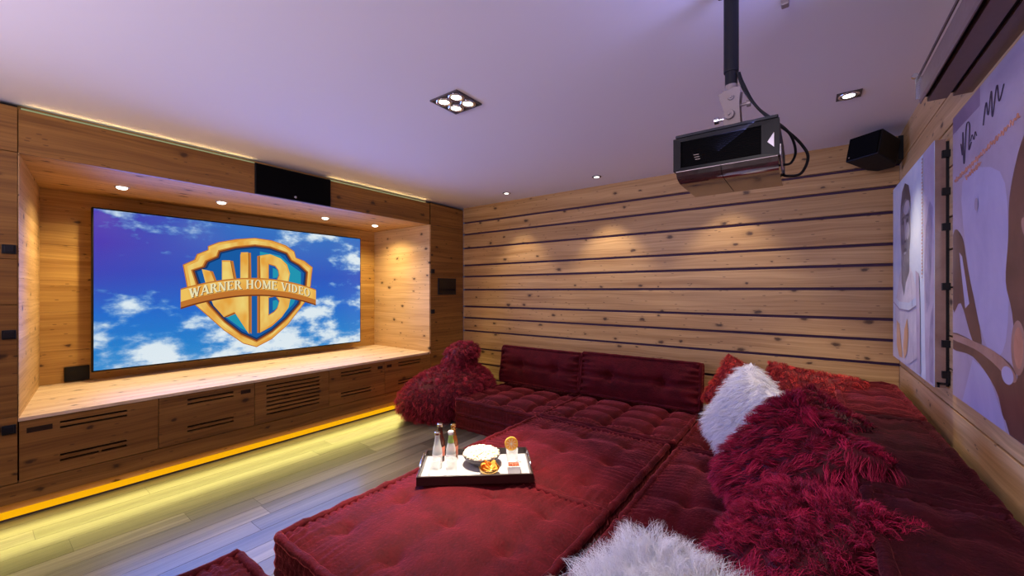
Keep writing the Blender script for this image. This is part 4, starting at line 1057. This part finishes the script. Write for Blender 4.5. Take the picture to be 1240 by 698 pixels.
gb.location = TL(.372, .085, ZB); tag(gb, 'small shallow brass bowl holding orange crisps', 'bowl')
def crisp():
    m = MB(); n = 8; vs = []; F = []
    for i in range(n + 1):
        for j in range(n + 1):
            u_, v_ = 2 * i / n - 1, 2 * j / n - 1
            uu, vv = u_ * math.sqrt(1 - v_ * v_ / 2), v_ * math.sqrt(1 - u_ * u_ / 2)
            vs.append((uu * .022, vv * .017, .006 * (uu * uu - vv * vv)))
    for i in range(n):
        for j in range(n): F.append((i * (n + 1) + j, (i + 1) * (n + 1) + j, (i + 1) * (n + 1) + j + 1, i * (n + 1) + j + 1))
    m._add(vs, F, 0); o = m.build('crisp', ['crisp'], local=True, smooth=True)
    o.modifiers.new('solid', 'SOLIDIFY').thickness = .0018
    return o
c0 = crisp(); rq = random.Random(8)
for i in range(11):
    o = c0 if i == 0 else c0.copy()
    if i: C.objects.link(o)
    r = .0 if i == 0 else (.022 if i < 6 else .036); a = i * 1.26
    px_, py_, pz_ = TL(.372, .085, ZB)
    o.location = (px_ + r * math.cos(a), py_ + r * math.sin(a), pz_ + (.046 if i < 6 else .043) + .004 * (i % 3))
    o.rotation_euler = (rq.uniform(-.9, .9), rq.uniform(-.9, .9), rq.uniform(0, 6))
    tag(o, 'thin curved orange crisp in the small brass bowl', 'crisp', 'crisps in the brass bowl')
nb_ = MB().prism([(-.032, -.032), (.032, -.032), (.032, .032), (-.032, .032)], 'z', 0, .004)
for (a, b, c, d) in ((-.034, .034, -.034, -.030), (-.034, .034, .030, .034), (-.034, -.030, -.030, .030), (.030, .034, -.030, .030)): nb_.box(a, b, c, d, 0, .042)
nbo = nb_.build('bowl', ['white'], local=True, bevel=.0015); nbo.location = TL(.505, .110, ZB); nbo.rotation_euler = (0, 0, TA)
tag(nbo, 'small square white bowl of nuts at the right of the tray', 'bowl')
n0 = MB().lathe([(.0004, -.008), (.005, -.0065), (.0075, -.001), (.0065, .004), (.0035, .0075), (.0004, .0085)], n=12).build('nut', ['nut'], local=True, smooth=True)
i = 0
for a in (-.02, -.007, .007, .020):
    for b in (-.018, 0, .018):
        o = n0 if i == 0 else n0.copy()
        if i: C.objects.link(o)
        o.location = TL(.505 + a + rq.uniform(-.002, .002), .110 + b + rq.uniform(-.003, .003), ZB + .034 + rq.uniform(0, .006)); o.rotation_euler = (rq.uniform(.8, 2.2), rq.uniform(-.5, .5), rq.uniform(0, 6))
        tag(o, 'reddish brown nut in the small square white bowl', 'nut', 'nuts in the white bowl'); i += 1
ns = MB().box(-.0295, .0295, -.0295, .0295, .004, .028).build('nut_filling', ['nut'], local=True)
ns.location = TL(.505, .110, ZB); ns.rotation_euler = (0, 0, TA); tag(ns, 'lower layer of nuts filling the square white bowl', 'nuts', kind='stuff')

# ------------------------------------------------------------------ lights of the room
# yellow spill of the floor strip; warm cove above the niche
add_area((XL + .012, 1.7, .085), (XL + 1.0, 1.7, .02), 4.5, (1, .82, .20), 3.9, .05)
add_area((XL + .012, 1.7, .17), (XL + 1.0, 1.7, -.05), 6.5, (1, .86, .22), 3.9, .04)  # extra lamp added above the strip, widens its yellow spill
add_area((XL - .03, .80, 2.372), (XL + .45, .80, 2.345), 2.2, (1, .62, .22), 1.2, .012)
add_area((XL - .03, 2.65, 2.372), (XL + .45, 2.65, 2.345), 2.2, (1, .62, .22), 1.2, .012)
# blue glow of the screen reaching the room
add_area((TX + .03, 1.78, 1.32), (0, 1.78, 1.38), 32, (.10, .24, 1), 2.3, 1.0, 96)
# added violet ceiling fill behind the camera; blue strip on top of the vent housing
add_area((-1.6, -1.7, 1.75), (-1.5, -.6, 2.60), 72, (.84, .74, 1), 3.2, .5, 130)
add_area((.43, 1.45, 2.205), (.30, 1.45, 2.40), 4.0, (.36, .38, 1), .05, 1.6, 110)
add_spot((-.12, .95, H - .02), 46, (1, .91, .90), 66, .7, .05, (-.02, 1.42, 0))
w = bpy.data.worlds.new('World'); bpy.context.scene.world = w; w.use_nodes = True
w.node_tree.nodes['Background'].inputs[0].default_value = (.05, .04, .06, 1)

# ------------------------------------------------------------------ camera
cam = bpy.data.cameras.new('camera'); cam.sensor_width = 36; cam.lens = 486.5 / 1240 * 36; cam.shift_y = 3.5 / 1240; cam.clip_start = .01
co = bpy.data.objects.new('camera', cam); C.objects.link(co); co.location = (0, 0, 1.31)
co.rotation_euler = (PI / 2, 0, math.atan2(.5948, .8039))
sc_ = bpy.context.scene; sc_.camera = co
vs_ = sc_.view_settings; vs_.view_transform = 'Standard'; vs_.look = 'None'; vs_.gamma = 1; vs_.exposure = 0; vs_.use_curve_mapping = False
sc_.cycles.use_denoising = True; sc_.cycles.max_bounces = 8; sc_.cycles.sample_clamp_indirect = 4
